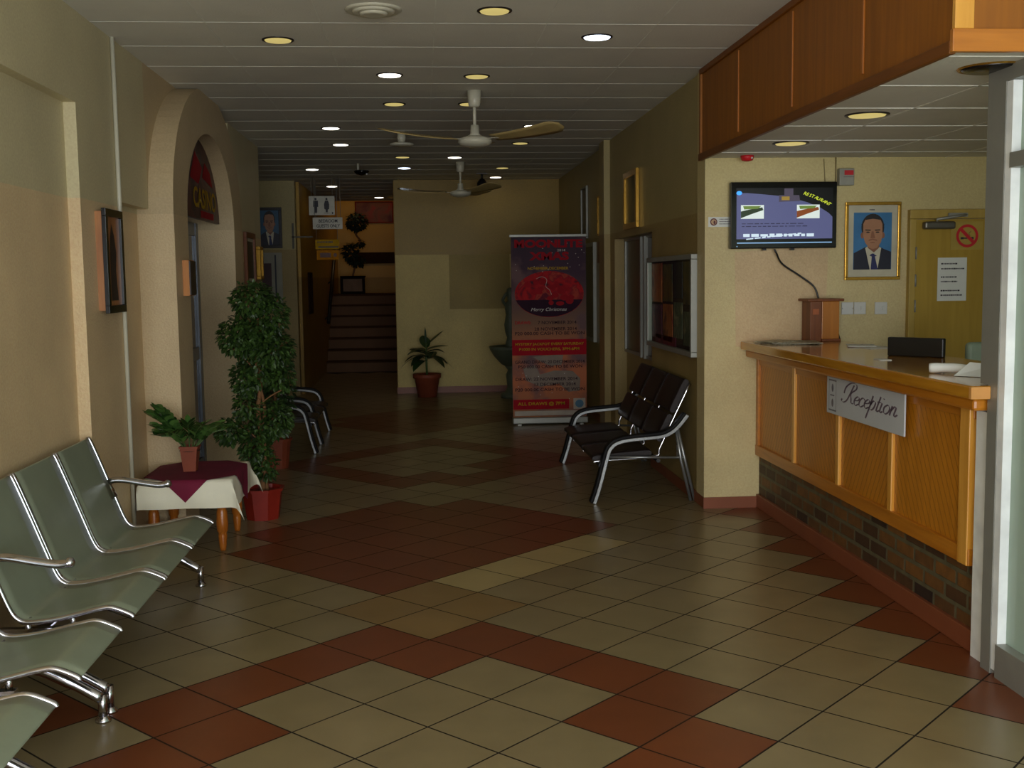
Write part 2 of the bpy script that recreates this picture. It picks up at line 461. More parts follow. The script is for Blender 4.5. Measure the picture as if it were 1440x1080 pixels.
FONT = None
def text_into(mb, body, c, u, v, h, width=None, shear=0., mi=0, bold=0.):
    """lettering as flat faces in builder mb: centred on c, along u, upright v, capital height h"""
    cu = bpy.data.curves.new('t', 'FONT'); cu.body = body; cu.size = 1.; cu.align_x = 'CENTER'; cu.align_y = 'CENTER'; cu.shear = shear
    cu.resolution_u = 3; cu.offset = bold
    o = bpy.data.objects.new('t', cu); COL.objects.link(o)
    dg = bpy.context.evaluated_depsgraph_get(); dg.update()
    me = bpy.data.meshes.new_from_object(o.evaluated_get(dg))
    xs = [q.co.x for q in me.vertices]; ys = [q.co.y for q in me.vertices]
    if xs:
        cx, cy = (min(xs) + max(xs)) / 2, (min(ys) + max(ys)) / 2
        sy = h / (max(ys) - min(ys)); sx = sy if not width else width / (max(xs) - min(xs))
        c, u, v = Vector(c), Vector(u), Vector(v)
        base = len(mb.v)
        for q in me.vertices:
            mb.v.append(c + u * ((q.co.x - cx) * sx) + v * ((q.co.y - cy) * sy))
        for p in me.polygons:
            mb.f.append(tuple(base + i for i in p.vertices)); mb.mi.append(mi); mb.sm.append(False)
    bpy.data.objects.remove(o); bpy.data.curves.remove(cu); bpy.data.meshes.remove(me)

def rect_into(mb, c, u, v, w, h, mi=0):
    c, u, v = Vector(c), Vector(u), Vector(v)
    mb.cur = mi
    mb.poly([c - u * w / 2 - v * h / 2, c + u * w / 2 - v * h / 2, c + u * w / 2 + v * h / 2, c - u * w / 2 + v * h / 2])
    mb.cur = 0

def ell_into(mb, c, u, v, rx, ry, mi=0, n=28, a0=0., a1=2 * PI):
    c, u, v = Vector(c), Vector(u), Vector(v); mb.cur = mi
    full = abs(a1 - a0 - 2 * PI) < 1e-6
    mb.poly([c + u * rx * cos(a0 + (a1 - a0) * k / n) + v * ry * sin(a0 + (a1 - a0) * k / n) for k in range(n if full else n + 1)])
    mb.cur = 0

def poly_into(mb, c, u, v, pts, mi=0):
    c, u, v = Vector(c), Vector(u), Vector(v); mb.cur = mi
    mb.poly([c + u * a + v * b for a, b in pts]); mb.cur = 0

def scribble(mb, c, u, v, w, h, rows, mi=0, seed=1, fill=.6):
    """rows of illegible small print"""
    rg = random.Random(seed)
    for r in range(rows):
        y = h / 2 - (r + .5) * h / rows
        x = -w / 2
        end = w / 2 * rg.uniform(.3, 1.)
        while x < end:
            L = rg.uniform(.02, .06) * w * 1.6
            rect_into(mb, Vector(c) + Vector(u) * (x + L / 2) + Vector(v) * y, u, v, L, h / rows * fill * rg.uniform(.7, 1), mi)
            x += L + .02 * w

def catmull(pts, n=6):
    P = [pts[0]] + list(pts) + [pts[-1]]
    out = []
    for i in range(1, len(P) - 2):
        p0, p1, p2, p3 = [Vector(q) for q in P[i - 1:i + 3]]
        for k in range(n):
            t = k / n
            out.append(.5 * ((2 * p1) + (p2 - p0) * t + (2 * p0 - 5 * p1 + 4 * p2 - p3) * t * t + (3 * p1 - p0 - 3 * p2 + p3) * t ** 3))
    out.append(Vector(P[-2]))
    return out

# ------------------------------------------------------------------ levels of the place
XR, XL = 1.86, -1.66          # corridor side walls
ZC, ZR = 2.88, 2.31           # hall ceiling, reception ceiling
YW, YB = 7.15, 15.1           # wall behind reception, end wall
YF = -1.3                     # entrance front
X, Y, Z = Vector((1, 0, 0)), Vector((0, 1, 0)), Vector((0, 0, 1))

# ------------------------------------------------------------------ floor
def make_floor():
    ox, oy, ang, s = .00232, 4.65932, .799657, .330737
    a = Vector((cos(ang), -sin(ang), 0)); b = Vector((sin(ang), cos(ang), 0)); o = Vector((ox, oy, 0))
    red = set()
    def square(di, dj):
        for i in range(-6, -2):
            for j in range(1, 7): red.add((i + di, j + dj))
        for j in range(2, 6): red.add((-7 + di, j + dj))
    def ring(di, dj):
        for i in range(-13, -8): red.add((i + di, 7 + dj))
        for j in range(8, 13): red.add((-8 + di, j + dj)); red.add((-13 + di, j + dj))
        red.add((-9 + di, 8 + dj))
        for i in range(-12, -9): red.add((i + di, 12 + dj))
        for c in ((-9, 10), (-9, 11), (-10, 12), (-9, 12)): red.add((c[0] + di, c[1] + dj))
    square(0, 0); ring(0, 0); square(-12, 12)
    for c in ((-1, -1), (-1, -2), (-1, -3), (-1, -4), (0, -4), (0, -5), (0, -1), (0, 0), (1, 0), (2, 0), (3, 0), (3, -1), (4, -1), (4, -2), (1, -5), (-2, -5)):
        red.add(c)
    mb = MB()
    mb.box((-4.2, -4.2, -.12), (4.4, 18.9, -.004))
    g = .0035 / s
    for i in range(-45, 30):
        for j in range(-30, 45):
            c = o + s * ((i + .5) * a + (j + .5) * b)
            if not (-4.3 < c.x < 4.5 and -4.1 < c.y < 18.75):
                continue
            k = 1
            if (i, j) in red or i + j >= 8 and c.x < 2.5 and c.y > 3.6 or i + j <= -9 and c.y < 11.5: k = 4
            elif i == -2 and 2 <= j <= 5: k = 3
            elif (i, j) in ((-2, 0), (-2, 1), (-1, 0), (-1, 1)): k = 2
            mb.cur = k
            P = [o + s * ((i + p) * a + (j + q) * b) for p, q in ((g, g), (1 - g, g), (1 - g, 1 - g), (g, 1 - g))]
            t = [p.copy() for p in P]
            if max(p.x for p in P) > 4.39 or min(p.x for p in P) < -4.19 or max(p.y for p in P) > 18.88:
                continue
            mb.poly(t)
    fl = mb.build('floor', [M['grout'], M['cream'], M['tan'], M['pale'], M['red']])
    struct(fl)
make_floor()
struct(B('floor', pm('pavement', (140, 134, 122), .8), (-7, -9, -.14), (7, -4.2, -.02)))

# ------------------------------------------------------------------ ceilings
struct(B('ceiling', M['ceil'], (-4.2, YF, ZC), (XR + .3, 19., ZC + .12)))
struct(B('ceiling', M['ceil'], (1.84, 3.76, ZR), (4.35, YW + .1, ZR + .1)))
struct(B('ceiling', M['ceil'], (XR + .3, YF, ZC), (4.35, 3.72, ZC + .12)))
tb = MB()
yy = 5.9375 - .5957 * 12
while yy < 19:
    if yy > YF: tb.box((-4.1 if yy > 11.4 else XL, yy - .005, ZC - .0012), (XR, yy + .005, ZC + .002))
    yy += .5957
for k in range(-3, 4):
    x = .095 + .589 * k
    if XL < x < XR: tb.box((x - .003, YF, ZC - .0018), (x + .003, 15.1, ZC + .002))
struct(tb.build('trim_1', M['tbar']))
tb = MB()
for k in range(9):
    y = YW - .32 - .5957 * k
    if y > 3.8: tb.box((1.85, y - .006, ZR - .003), (4.3, y + .006, ZR + .002))
for k in range(5):
    tb.box((2.29 + .589 * k - .005, 3.8, ZR - .003), (2.29 + .589 * k + .005, YW, ZR + .002))
struct(tb.build('trim_2', M['tbar']))

# ------------------------------------------------------------------ left wall with recess, arch and lower step
wl = MB()
wl.box((-2.3, YF, 0), (XL, 3.3, ZC + .06))
wl.box((-2.3, 3.3, 0), (-1.72, 5.63, 2.43)); wl.box((-2.3, 3.3, 2.43), (XL, 5.63, ZC + .06))
wl.box((-2.3, 5.63, 0), (XL, 6.33, ZC + .06))
wl.box((-2.3, 6.33, 0), (-1.73, 7.0, 2.0)); wl.box((-2.3, 6.33, 2.0), (XL, 7.0, ZC + .06))
wl.box((-2.3, 9.62, 0), (-1.60, 11.34, ZC + .06))
wl.box((-2.3, 7.0, 0), (-1.9, 9.62, ZC + .06))
struct(wl.build('wall_left', M['leftwall']))

def arch_ring(mb, x0, x1, outer, inner):
    n = len(outer)
    a = [[mb.addv((x, *p)) for p in L] for x in (x0, x1) for L in (outer, inner)]
    fo, fi, bo, bi = a
    for k in range(n - 1):
        mb.face((fo[k], fo[k + 1], fi[k + 1], fi[k])); mb.face((bo[k], bi[k], bi[k + 1], bo[k + 1]))
        mb.face((fi[k], fi[k + 1], bi[k + 1], bi[k])); mb.face((fo[k], bo[k], bo[k + 1], fo[k + 1]))
    for k in (0, n - 1):
        mb.face((fo[k], fi[k], bi[k], bo[k]))
C0 = 8.31
inner, outer, rect = [], [], []
for t in [0] + [q / 40 for q in range(41)] + [1]:
    th = PI * (1 - t)
    inner.append((C0 + .90 * cos(th), 1.97 + .64 * sin(th)))
    outer.append((C0 + 1.31 * cos(th), min(2.0 + .92 * sin(th), ZC + .01)))
    rect.append((C0 + 1.31 * cos(th), ZC + .06 if 0 < t < 1 else 2.0))
inner[0] = (C0 - .90, 0); outer[0] = (C0 - 1.31, 0); rect[0] = (C0 - 1.31, 0)
inner[-1] = (C0 + .90, 0); outer[-1] = (C0 + 1.31, 0); rect[-1] = (C0 + 1.31, 0)
for k in (1, len(rect) - 2):
    rect[k] = (rect[k][0], ZC + .06)
am = MB(); arch_ring(am, -1.51, -1.66, outer, inner)
arch_ring(am, -1.66, -1.90, rect, inner)
struct(am.build('wall_arch', M['arch']))
# aluminium door at the back of the arch
dr = struct(B('door_1', M['doorblue'], (-1.86, 7.42, 0), (-1.82, 9.2, 2.02)))
fr = MB()
for y in (7.45, 8.31, 9.14): fr.box((-1.825, y - .045, 0), (-1.795, y + .045, 2.02))
for z in (.08, .98, 1.97): fr.box((-1.825, 7.42, z - .05), (-1.80, 9.2, z + .05))
fr.build('door_frame', pm('blue_grey_aluminium', (112, 118, 126), .35, metal=.5), dr)
for y0, y1 in ((7.5, 8.26), (8.36, 9.09)):
    p = MB()
    p.box((-1.819, y0, .13), (-1.812, y1, .93)); p.box((-1.819, y0, 1.03), (-1.812, y1, 1.92))
    p.build('door_pane', pm('blue_pane', (34, 42, 66), .08), dr)
# sign panel filling the head of the arch
cs = thing('arch_sign', (-1.64, C0, 2.015), 'dark purple half-round sign with yellow lettering in the head of the arch', 'sign')
p = MB(); pts = [(-1.655, C0 + .895 * cos(PI * k / 30), 2.015 + .60 * sin(PI * k / 30)) for k in range(31)]
p.prism(pts, (.03, 0, 0)); p.build('sign_board', blotmat('sign_print', [(62, 34, 40), (44, 26, 36), (92, 44, 40), (54, 30, 44)], 4.), cs)
p = MB(); text_into(p, 'CASINO', (-1.622, 8.62, 2.17), Y, Z, .15, .86, bold=.02); p.build('lettering', M['inkyel'], cs)
p = MB()
poly_into(p, (-1.623, 8.3, 2.3), Y, Z, [(-.2, 0), (0, .2), (.25, .1), (.1, -.03)], 0); poly_into(p, (-1.6228, 8.75, 2.33), Y, Z, [(-.2, 0), (-.1, .12), (.1, .06), (.2, -.05)], 0)
rect_into(p, (-1.623, 8.7, 2.055), Y, Z, .5, .05); p.build('red_print', M['inkred'], cs)

# ------------------------------------------------------------------ right wall
wr = MB()
wr.box((XR, 7.16, 0), (2.25, 8.87, ZC + .06))
wr.box((1.975, 8.87, 0), (2.25, 10.6, 1.91)); wr.box((XR, 8.87, 1.91), (2.25, 10.6, ZC + .06))
wr.box((XR, 10.6, 0), (2.25, 10.86, ZC + .06))
wr.box((1.80, 10.86, 0), (2.25, 11.15, ZC + .06))
wr.box((1.885, 11.15, 0), (2.25, YB + .2, ZC + .06))
struct(wr.build('wall_right', M['wall']))
sk = MB(); sk.box((XR - .012, 7.15, 0), (XR + .01, 8.87, .075)); sk.box((1.872, 11.15, 0), (1.9, YB, .075))
struct(sk.build('baseboard_right', M['skirt']))
# wall behind reception
rw = MB(); rw.box((1.85, YW, 0), (4.4, YW + .2, ZC + .06))
struct(rw.build('wall_reception', M['recwall']))
pt = MB()
pt.poly([(2.06, YW - .002, 1.08), (2.66, YW - .002, 1.08), (2.68, YW - .002, 1.74), (2.05, YW - .002, 1.70)])
struct(pt.build('trim_3', M['peach']))
sk = MB(); sk.box((1.845, YW - .012, 0), (2.235, YW + .01, .075)); struct(sk.build('baseboard_reception', M['skirt']))
struct(B('wall_office', pm('office_paint', (184, 196, 176), .6), (4.3, YF, 0), (4.45, YW + .2, ZC + .1)))
# end wall and far wing
wb = MB(); wb.box((-.35, YB, 0), (2.2, YB + .15, ZC + .06)); struct(wb.build('wall_back', wallmat('end_wall_plaster', (158, 128, 46), (204, 180, 106), zline=1.88)))
pt = MB(); pt.poly([(.375, YB - .002, 1.14), (1.2, YB - .002, 1.14), (1.2, YB - .002, 1.88), (.375, YB - .002, 1.88)]); struct(pt.build('trim_4', wallmat('darker_patch', (158, 134, 60), (158, 134, 60))))
sk = MB(); sk.box((-.36, YB - .015, 0), (1.88, YB + .005, .085)); struct(sk.build('baseboard_back', M['skirt']))
fw = MB(); fw.box((-4.2, YB, 0), (-1.67, YB + .2, ZC + .06)); struct(fw.build('wall_wing', M['wall']))
fw = MB(); fw.box((-4.3, 11.2, 0), (-4.1, YB + .2, ZC + .06)); fw.box((-4.2, 11.1, 0), (-2.25, 11.3, ZC + .06)); struct(fw.build('wall_side', M['wall']))
fw = MB(); fw.box((-1.9, YB + .2, 0), (-1.63, 22.1, 4.2)); struct(fw.build('wall_passage', M['ochre']))
fw = MB(); fw.box((-.36, YB + .15, 0), (-.1, 22.1, 4.2)); struct(fw.build('wall_stair', M['ochre']))
fw = MB(); fw.box((-1.9, 22., 0), (-.1, 22.2, 4.2)); fw.box((-1.9, 18.95, ZC + .1), (-.1, 19.05, 4.2)); struct(fw.build('wall_stairwell', M['ochre']))
struct(B('ceiling', M['ceil'], (-1.9, 18.95, 4.1), (-.1, 22.2, 4.2)))
# entrance front: header and piers behind the camera, glazed opening for daylight
ef = MB(); ef.box((-2.3, YF - .15, 2.62), (4.45, YF, ZC + .12)); ef.box((-2.4, YF - .15, 0), (XL, YF, ZC + .1)); ef.box((4.0, YF - .15, 0), (4.45, YF, ZC + .1))
struct(ef.build('wall_front', M['wall']))
# stairs
st = MB()
for k in range(7):
    y = 18.85 + .26 * k
    st.box((-1.63, y, 0), (-.36, 22.0, .185 * (k + 1) - .03)); st.cur = 1
    st.box((-1.63, y - .018, .185 * (k + 1) - .03), (-.36, y + .3 if k < 6 else 22., .185 * (k + 1))); st.cur = 0
struct(st.build('stairs', [M['stairtile'], pm('stair_nosing', (74, 48, 28), .85, spec=.1)]))
ZL = .185 * 7
hr = thing('handrail', (-1.57, 19.5, .6), 'dark handrail climbing along the stairs at the end of the passage', 'handrail')
p = MB(); p.tube([(-1.56, 18.6, .85), (-1.56, 20.45, 2.15), (-1.56, 21.4, 2.15)], .03, 10); p.build('rail', M['darkframe'], hr)
for y, z in ((18.75, .955), (19.6, 1.55), (20.4, 2.11)):
    p = MB(); p.tube([(-1.56, y, z), (-1.63, y, z - .05)], .012, 8); p.build('bracket', M['darkframe'], hr)
struct(B('trim_5', pm('dark_dado_rail', (52, 32, 18), .85, spec=.08), (-1.3, 21.97, 1.87), (-.36, 22.0, 2.09)))

# ------------------------------------------------------------------ conduit
p = MB(); p.tube([(-1.648, 6.30, ZC + .003), (-1.648, 6.30, 2.0), (-1.648, 6.30, 0.02)], .012, 10)
tag(p.build('conduit', M['offwhite']), 'thin white vertical conduit running from floor to ceiling behind the black-framed picture', 'pipe')

# ------------------------------------------------------------------ wooden bulkhead over reception
bk = thing('wooden_bulkhead', (1.84, 5.5, ZR), 'orange-brown wooden bulkhead boxed below the ceiling above the reception counter', 'bulkhead')
p = MB(); p.box((1.835, 3.73, ZR), (1.86, 7.2, ZC)); p.build('side_panel', M['wood_dark'], bk)
p = MB(); p.box((1.86, 3.73, ZR + .05), (4.3, 3.76, ZC)); p.build('front_panel', M['wood_dark'], bk)
for y in (6.34, 5.41, 4.53):
    MB().box((1.828, y - .009, ZR + .06), (1.836, y + .009, ZC - .05)).build('batten', wood('batten_wood', (150, 86, 20), (176, 104, 30), 'Z', .4, coat=0), bk, .002)
MB().box((1.815, 3.737, ZR - .015), (1.84, 7.2, ZR + .03)).build('bottom_moulding', wood('moulding_dark', (104, 58, 4), (126, 72, 6), 'Y', .5, coat=0), bk, .004)
MB().box((1.82, 3.737, ZC - .035), (1.84, 7.2, ZC)).build('top_moulding', wood('moulding_dark2', (112, 62, 4), (136, 78, 8), 'Y', .5, coat=0), bk, .004)
MB().box((1.815, 3.71, ZR - .012), (4.3, 3.735, ZR + .065)).build('front_rail', wood('front_rail_wood', (168, 100, 28), (196, 124, 42), 'X'), bk, .003)
MB().box((1.822, 3.712, ZR + .065), (1.89, 3.735, ZC)).build('corner_post', M['wood_edge'], bk, .003)
MB().box((1.822, 7.17, ZR), (1.845, 7.205, ZC)).build('end_strip', M['wood_dark'], bk, .003)

# ------------------------------------------------------------------ reception counter
rc = thing('reception_counter', (2.35, 5.7, 0), 'long wooden reception counter front of diagonal boards on a brick plinth', 'counter')
MB().box((2.225, 4.25, .085), (2.36, YW, .42)).build('brick_plinth', M['brick'], rc)
MB().box((2.205, 4.2, 0), (2.36, YW, .09)).build('skirting', M['skirt'], rc, .004)
ys = [7.13, 6.41, 5.70, 5.03, 4.28]
for a, b in zip(ys, ys[1:]):
    MB().box((2.215, b + .02, .42), (2.36, a - .02, 1.0)).build('board_panel', M['wood_panel' if a > 7 or a == 5.70 else 'wood_panel2'], rc)
for y in ys[1:-1]:
    MB().box((2.198, y - .022, .40), (2.25, y + .022, 1.0)).build('batten', M['wood_edge'], rc, .004)
MB().box((2.198, 7.10, .36), (2.25, 7.145, 1.0)).build('batten', M['wood_frame'], rc, .004)
MB().box((2.195, 4.25, .355), (2.36, 7.145, .425)).build('bottom_rail', M['wood_frame'], rc, .004)
MB().box((2.19, 4.255, .355), (2.36, 4.335, 1.01)).build('end_post', M['wood_edge'], rc, .004)
MB().box((2.205, 4.25, .96), (2.36, 7.145, 1.01)).build('top_rail', M['wood_frame'], rc, .003)
ct = thing('countertop', (2.4, 5.6, 1.0), 'glossy varnished wooden worktop on the reception counter with moulded front edge', 'countertop')
MB().box((2.09, 4.05, 1.062), (2.74, YW - .005, 1.115)).build('slab', M['wood_top'], ct, .008)
MB().box((2.125, 4.1, 1.0115), (2.70, YW - .005, 1.0615)).build('apron', M['wood_frame'], ct, .012)
MB().box((2.085, 4.045, 1.066), (2.16, 4.062, 1.112)).build('end_strip', pm('light_wood_end', (206, 148, 82), .4), ct)

# counter end pier and glazed screen
struct(B('wall_pier', pm('white_pier_paint', (238, 240, 238), .5), (2.19, 4.075, 0), (2.3, 4.2, 1.005)))
def screen():
    w = MB()
    w.box((2.165, 4.0, 0), (2.235, 4.072, ZR))
    w.box((2.165, 4.072, 1.118), (2.235, 4.13, ZR))
    w.box((2.165, YF, ZR - .06), (2.235, 4.0, ZR)); 
    o = struct(w.build('window_1', M['alu'], None))
    s = MB()
    s.box((2.168, 3.955, .02), (2.212, 3.998, ZR - .062)); s.box((2.168, 1.9, .13), (2.212, 1.98, ZR - .062)); s.box((2.168, YF + .005, .02), (2.212, YF + .08, ZR - .062))
    s.build('window_stile', M['aluwhite'], o)
    r = MB(); r.box((2.16, YF + .005, .0), (2.214, 3.954, .13)); r.box((2.16, YF + .08, 1.93), (2.214, 3.954, 1.985)); r.build('window_rail', M['alu'], o)
    g = MB(); g.box((2.203, YF + .08, .131), (2.209, 3.954, 1.929)); g.box((2.203, YF + .08, 1.986), (2.209, 3.954, ZR - .061)); g.build('window_pane', M['frost'], o)
screen()

# reception sign
rs = thing('reception_sign', (2.19, 5.32, .81), 'white board reading Reception hung on the counter front', 'sign')
MB().box((2.178, 4.835, .806), (2.186, 5.80, 1.0)).build('board', pm('board_white', (196, 200, 204), .45, var=.02), rs)
LET = {'e': ([[(.05, .5), (.42, .6), (.5, .85), (.3, 1.), (.08, .7), (.08, .3), (.28, 0), (.58, .25)]], .56),
 'c': ([[(.5, .8), (.4, 1.), (.2, .95), (.05, .6), (.08, .2), (.28, 0), (.56, .25)]], .54),
 'p': ([[(.1, 1.5), (.08, .4), (.02, -1.)], [(.08, .5), (.28, 1.), (.52, .85), (.5, .3), (.3, 0), (.1, .15)]], .64),
 't': ([[(.2, 1.6), (.14, .3), (.22, 0), (.42, .2)], [(0, 1.), (.42, 1.02)]], .40),
 'i': ([[(.1, 1.), (.08, .25), (.18, 0), (.36, .2)], [(.13, 1.42), (.17, 1.5)]], .36),
 'o': ([[(.3, 1.), (.06, .7), (.06, .3), (.28, 0), (.54, .3), (.54, .7), (.3, 1.)]], .66),
 'n': ([[(.05, 1.), (.05, 0)], [(.06, .5), (.25, .95), (.42, .9), (.42, .2), (.52, 0), (.72, .25)]], .7),
 'R': ([[(.78, 2.1), (.62, 1.1), (.45, .3), (.15, 0), (-.12, .12), (-.08, .35)], [(-.05, 1.), (-.02, 1.7), (.4, 2.25), (.95, 2.25), (1.12, 1.75), (.7, 1.15), (.85, .6), (1., .1), (1.22, .15)]], 1.2)}
p = MB(); x = 0.; strokes = []
for ch in 'Reception':
    ss, adv = LET[ch]
    for sq in ss: strokes.append([(x + a + .28 * b, b) for a, b in sq])
    x += adv
W = x + .3; k = .70 / W; kz = .048
for sq in strokes:
    pts = catmull([(a, b, 0) for a, b in sq], 5)
    for a, b in zip(pts, pts[1:]):
        q = [Vector((2.1765, 5.58 - v.x * k, .885 + v.y * kz)) for v in (a, b)]
        w = Vector((0, .0075, .002))
        p.poly([q[0] - w, q[0] + w, q[1] + w, q[1] - w])
p.build('lettering', pm('dark_script_ink', (108, 92, 106), .6), rs)
p = MB()
for z in (.985, .825): rect_into(p, (2.1765, 5.715, z), Y, Z, .11, .008)
for y in (5.765, 5.665): rect_into(p, (2.1764, y, .905), Y, Z, .004, .16)
rect_into(p, (2.1765, 5.72, .905), Y, Z, .06, .006)
ell_into(p, (2.1763, 5.715, .945), Y, Z, .014, .022); ell_into(p, (2.1763, 5.715, .865), Y, Z, .014, .022)
p.build('emblem', pm('emblem_grey', (120, 116, 122), .6), rs)

# ------------------------------------------------------------------ wall behind reception: screen, portrait, plates, door, notices
tv = thing('television', (2.35, YW, 1.72), 'black wall-mounted flat television showing a purple slide above the counter end', 'television')
TX0, TX1, TZ0, TZ1, TY = 2.0, 2.706, 1.72, 2.148, 7.075
MB().box((TX0, TY, TZ0), (TX1, TY + .05, TZ1)).build('housing', M['blackgloss'], tv, .006)
MB().box((2.25, TY + .05, 1.85), (2.45, YW, 2.02)).build('wall_bracket', M['black'], tv)
for u in (.325, .59): MB().box((TX0 + u * .706 - .012, TY + .01, TZ0 - .012), (TX0 + u * .706 + .012, TY + .04, TZ0 + .002)).build('foot', M['black'], tv)
def tvp(u, v, d=0.): return Vector((TX0 + u * (TX1 - TX0), TY - .001 - d, TZ1 - v * (TZ1 - TZ0)))
def tpoly(mb, pts, mi, d): mb.cur = mi; mb.poly([tvp(a, b, d) for a, b in pts]); mb.cur = 0
scr = MB()
tpoly(scr, [(.05, .09), (.96, .09), (.96, .855), (.05, .855)], 0, .0)
curve = [(.05, .165), (.15, .165), (.3, .185), (.45, .21), (.6, .255), (.72, .31), (.84, .39), (.92, .47), (.957, .53)]
tpoly(scr, curve + [(.957, .855), (.055, .855), (.055, .165)], 1, .0004)
tpoly(scr, [(.5, .1), (.585, .1), (.585, .2), (.5, .2)], 2, .0008); tpoly(scr, [(.45, .2), (.64, .2), (.65, .29), (.45, .3)], 2, .0008)
tpoly(scr, [(.475, .22), (.55, .22), (.55, .275), (.475, .275)], 3, .0012)
for x0 in (.095, .62):
    tpoly(scr, [(x0, .345), (x0 + .215, .345), (x0 + .215, .55), (x0, .55)], 4, .0008)
    tpoly(scr, [(x0, .44), (x0 + .08, .41), (x0 + .2, .38), (x0 + .21, .42), (x0 + .1, .48), (x0, .54)], 5 if x0 < .3 else 6, .0012)
    tpoly(scr, [(x0 + .02, .36), (x0 + .19, .36), (x0 + .16, .4), (x0 + .03, .41)], 7, .0014)
tpoly(scr, [(.06, .905), (.955, .905), (.955, .922), (.06, .922)], 8, .0008)
ell_into(scr, tvp(.078, .165, .001), X, Z, .018, .013, 9); ell_into(scr, tvp(.06, .965, .001), X, Z, .004, .004, 8)
scr.build('screen', [emat('screen_black', (8, 8, 16), .15), emat('slide_violet', (98, 102, 148), .6), emat('slide_grey', (92, 84, 104), .5), emat('slide_gold', (170, 140, 60), .6), emat('slide_photo', (214, 226, 220), .9), emat('slide_green', (44, 62, 34), .6), emat('slide_brown', (140, 74, 30), .7), emat('slide_lime', (112, 140, 62), .7), emat('slide_line', (130, 170, 210), .8), emat('slide_spark', (60, 150, 250), 1.4)], tv)
t = MB()
word = 'RESTAURANT'
for i, chh in enumerate(word):
    f = i / (len(word) - 1); a = -.32 - .28 * f
    u = Vector((cos(a), 0, sin(a))); v = Vector((-sin(a), 0, cos(a)))
    text_into(t, chh, tvp(.695 + .235 * f, .175 + .165 * f + .02 * f * (1 - f) * -2, .0016), u, v, .021, None, .25)
t.build('slide_title', emat('slide_title_yellow', (216, 232, 60), 1.), tv)
t = MB(); scribble(t, tvp(.50, .80, .0012), X, Z, .54, .026, 1, 0, 5, .8); scribble(t, tvp(.5, .80, .0014), Vector((1, 0, .1)), Z, .5, .02, 1, 0, 8, .5)
t.build('slide_caption', emat('slide_caption_white', (206, 224, 236), .9), tv)
t = MB(); scribble(t, tvp(.43, .645, .0012), X, Z, .46, .034, 2, 0, 9, .35); t.build('slide_small_print', emat('slide_dark_text', (50, 48, 86), .4), tv)
p = MB()
p.tube(catmull([(2.30, TY + .03, 1.716), (2.315, TY + .03, 1.69), (2.36, 7.12, 1.62), (2.48, 7.12, 1.54), (2.57, 7.11, 1.47), (2.60, 7.1, 1.39)], 6), .006, 8)
tag(p.build('power_cable', M['black']), 'black cable drooping from the television to the wooden box', 'cable')

def portrait(mb, c, u, v, w, h, bg=0):
    """head-and-shoulders print; slots: 0 ground 1 skin 2 shade 3 hair 4 suit 5 shirt 6 tie"""
    n = Vector(u).cross(Vector(v)); n = n / n.length
    def q(d): return Vector(c) + n * d
    rect_into(mb, q(.0), u, v, w, h, 0)
    poly_into(mb, q(.0004), u, v, [(-.49 * w, -.5 * h), (.49 * w, -.5 * h), (.49 * w, -.19 * h), (.3 * w, -.14 * h), (.18 * w, -.1 * h), (-.18 * w, -.1 * h), (-.32 * w, -.15 * h), (-.49 * w, -.21 * h)], 4)
    poly_into(mb, q(.0006), u, v, [(-.06 * w, -.5 * h), (.14 * w, -.5 * h), (.23 * w, -.12 * h), (.12 * w, -.09 * h), (-.12 * w, -.09 * h), (-.19 * w, -.12 * h)], 5)
    poly_into(mb, q(.0007), u, v, [(-.15 * w, -.02 * h), (.18 * w, -.02 * h), (.17 * w, -.12 * h), (.04 * w, -.2 * h), (-.12 * w, -.12 * h)], 2)
    poly_into(mb, q(.0009), u, v, [(-.01 * w, -.22 * h), (.05 * w, -.22 * h), (.15 * w, -.5 * h), (-.04 * w, -.5 * h)], 6)
    poly_into(mb, q(.001), u, v, [(-.08 * w, -.25 * h), (.0, -.215 * h), (.12 * w, -.26 * h), (.06 * w, -.27 * h), (-.02 * w, -.27 * h)], 6)
    ell_into(mb, q(.0008), u, v, .30 * w, .24 * h, 3); mb.v[-28:] = [p + Vector(v) * .24 * h for p in mb.v[-28:]]
    poly_into(mb, q(.00085), u, v, [(-.30 * w, .3 * h), (.30 * w, .3 * h), (.29 * w, .16 * h), (-.27 * w, .16 * h)], 3)
    for sx in (-1, 1): ell_into(mb, q(.001) + Vector(u) * sx * .27 * w + Vector(v) * .10 * h, u, v, .045 * w, .055 * h, 2, 14)
    pts = [(-.25, .3), (-.2, .37), (0, .39), (.2, .37), (.25, .3), (.255, .1), (.22, -.02), (.12, -.12), (.0, -.14), (-.1, -.11), (-.2, -.02), (-.25, .1)]
    poly_into(mb, q(.0012), u, v, [(a * w, b * h) for a, b in pts], 1)
    for sx in (-1, 1):
        poly_into(mb, q(.0016), u, v, [(sx * .05 * w, .20 * h), (sx * .2 * w, .205 * h), (sx * .19 * w, .185 * h), (sx * .06 * w, .18 * h)], 3)
        ell_into(mb, q(.0016) + Vector(u) * sx * .125 * w + Vector(v) * .155 * h, u, v, .05 * w, .012 * h, 3, 12)
    poly_into(mb, q(.0015), u, v, [(-.03 * w, .17 * h), (.02 * w, .17 * h), (.07 * w, .05 * h), (-.06 * w, .05 * h)], 2)
    poly_into(mb, q(.0017), u, v, [(-.1 * w, .025 * h), (0, .045 * h), (.11 * w, .025 * h), (.12 * w, .0), (0, .02 * h), (-.11 * w, .0)], 2)
    ell_into(mb, q(.0016) + Vector(v) * -.025 * h, u, v, .07 * w, .01 * h, 2, 12)
PORT = [M['sky'], M['flesh'], M['flesh2'], M['hair'], M['navy'], M['shirt'], M['tie']]

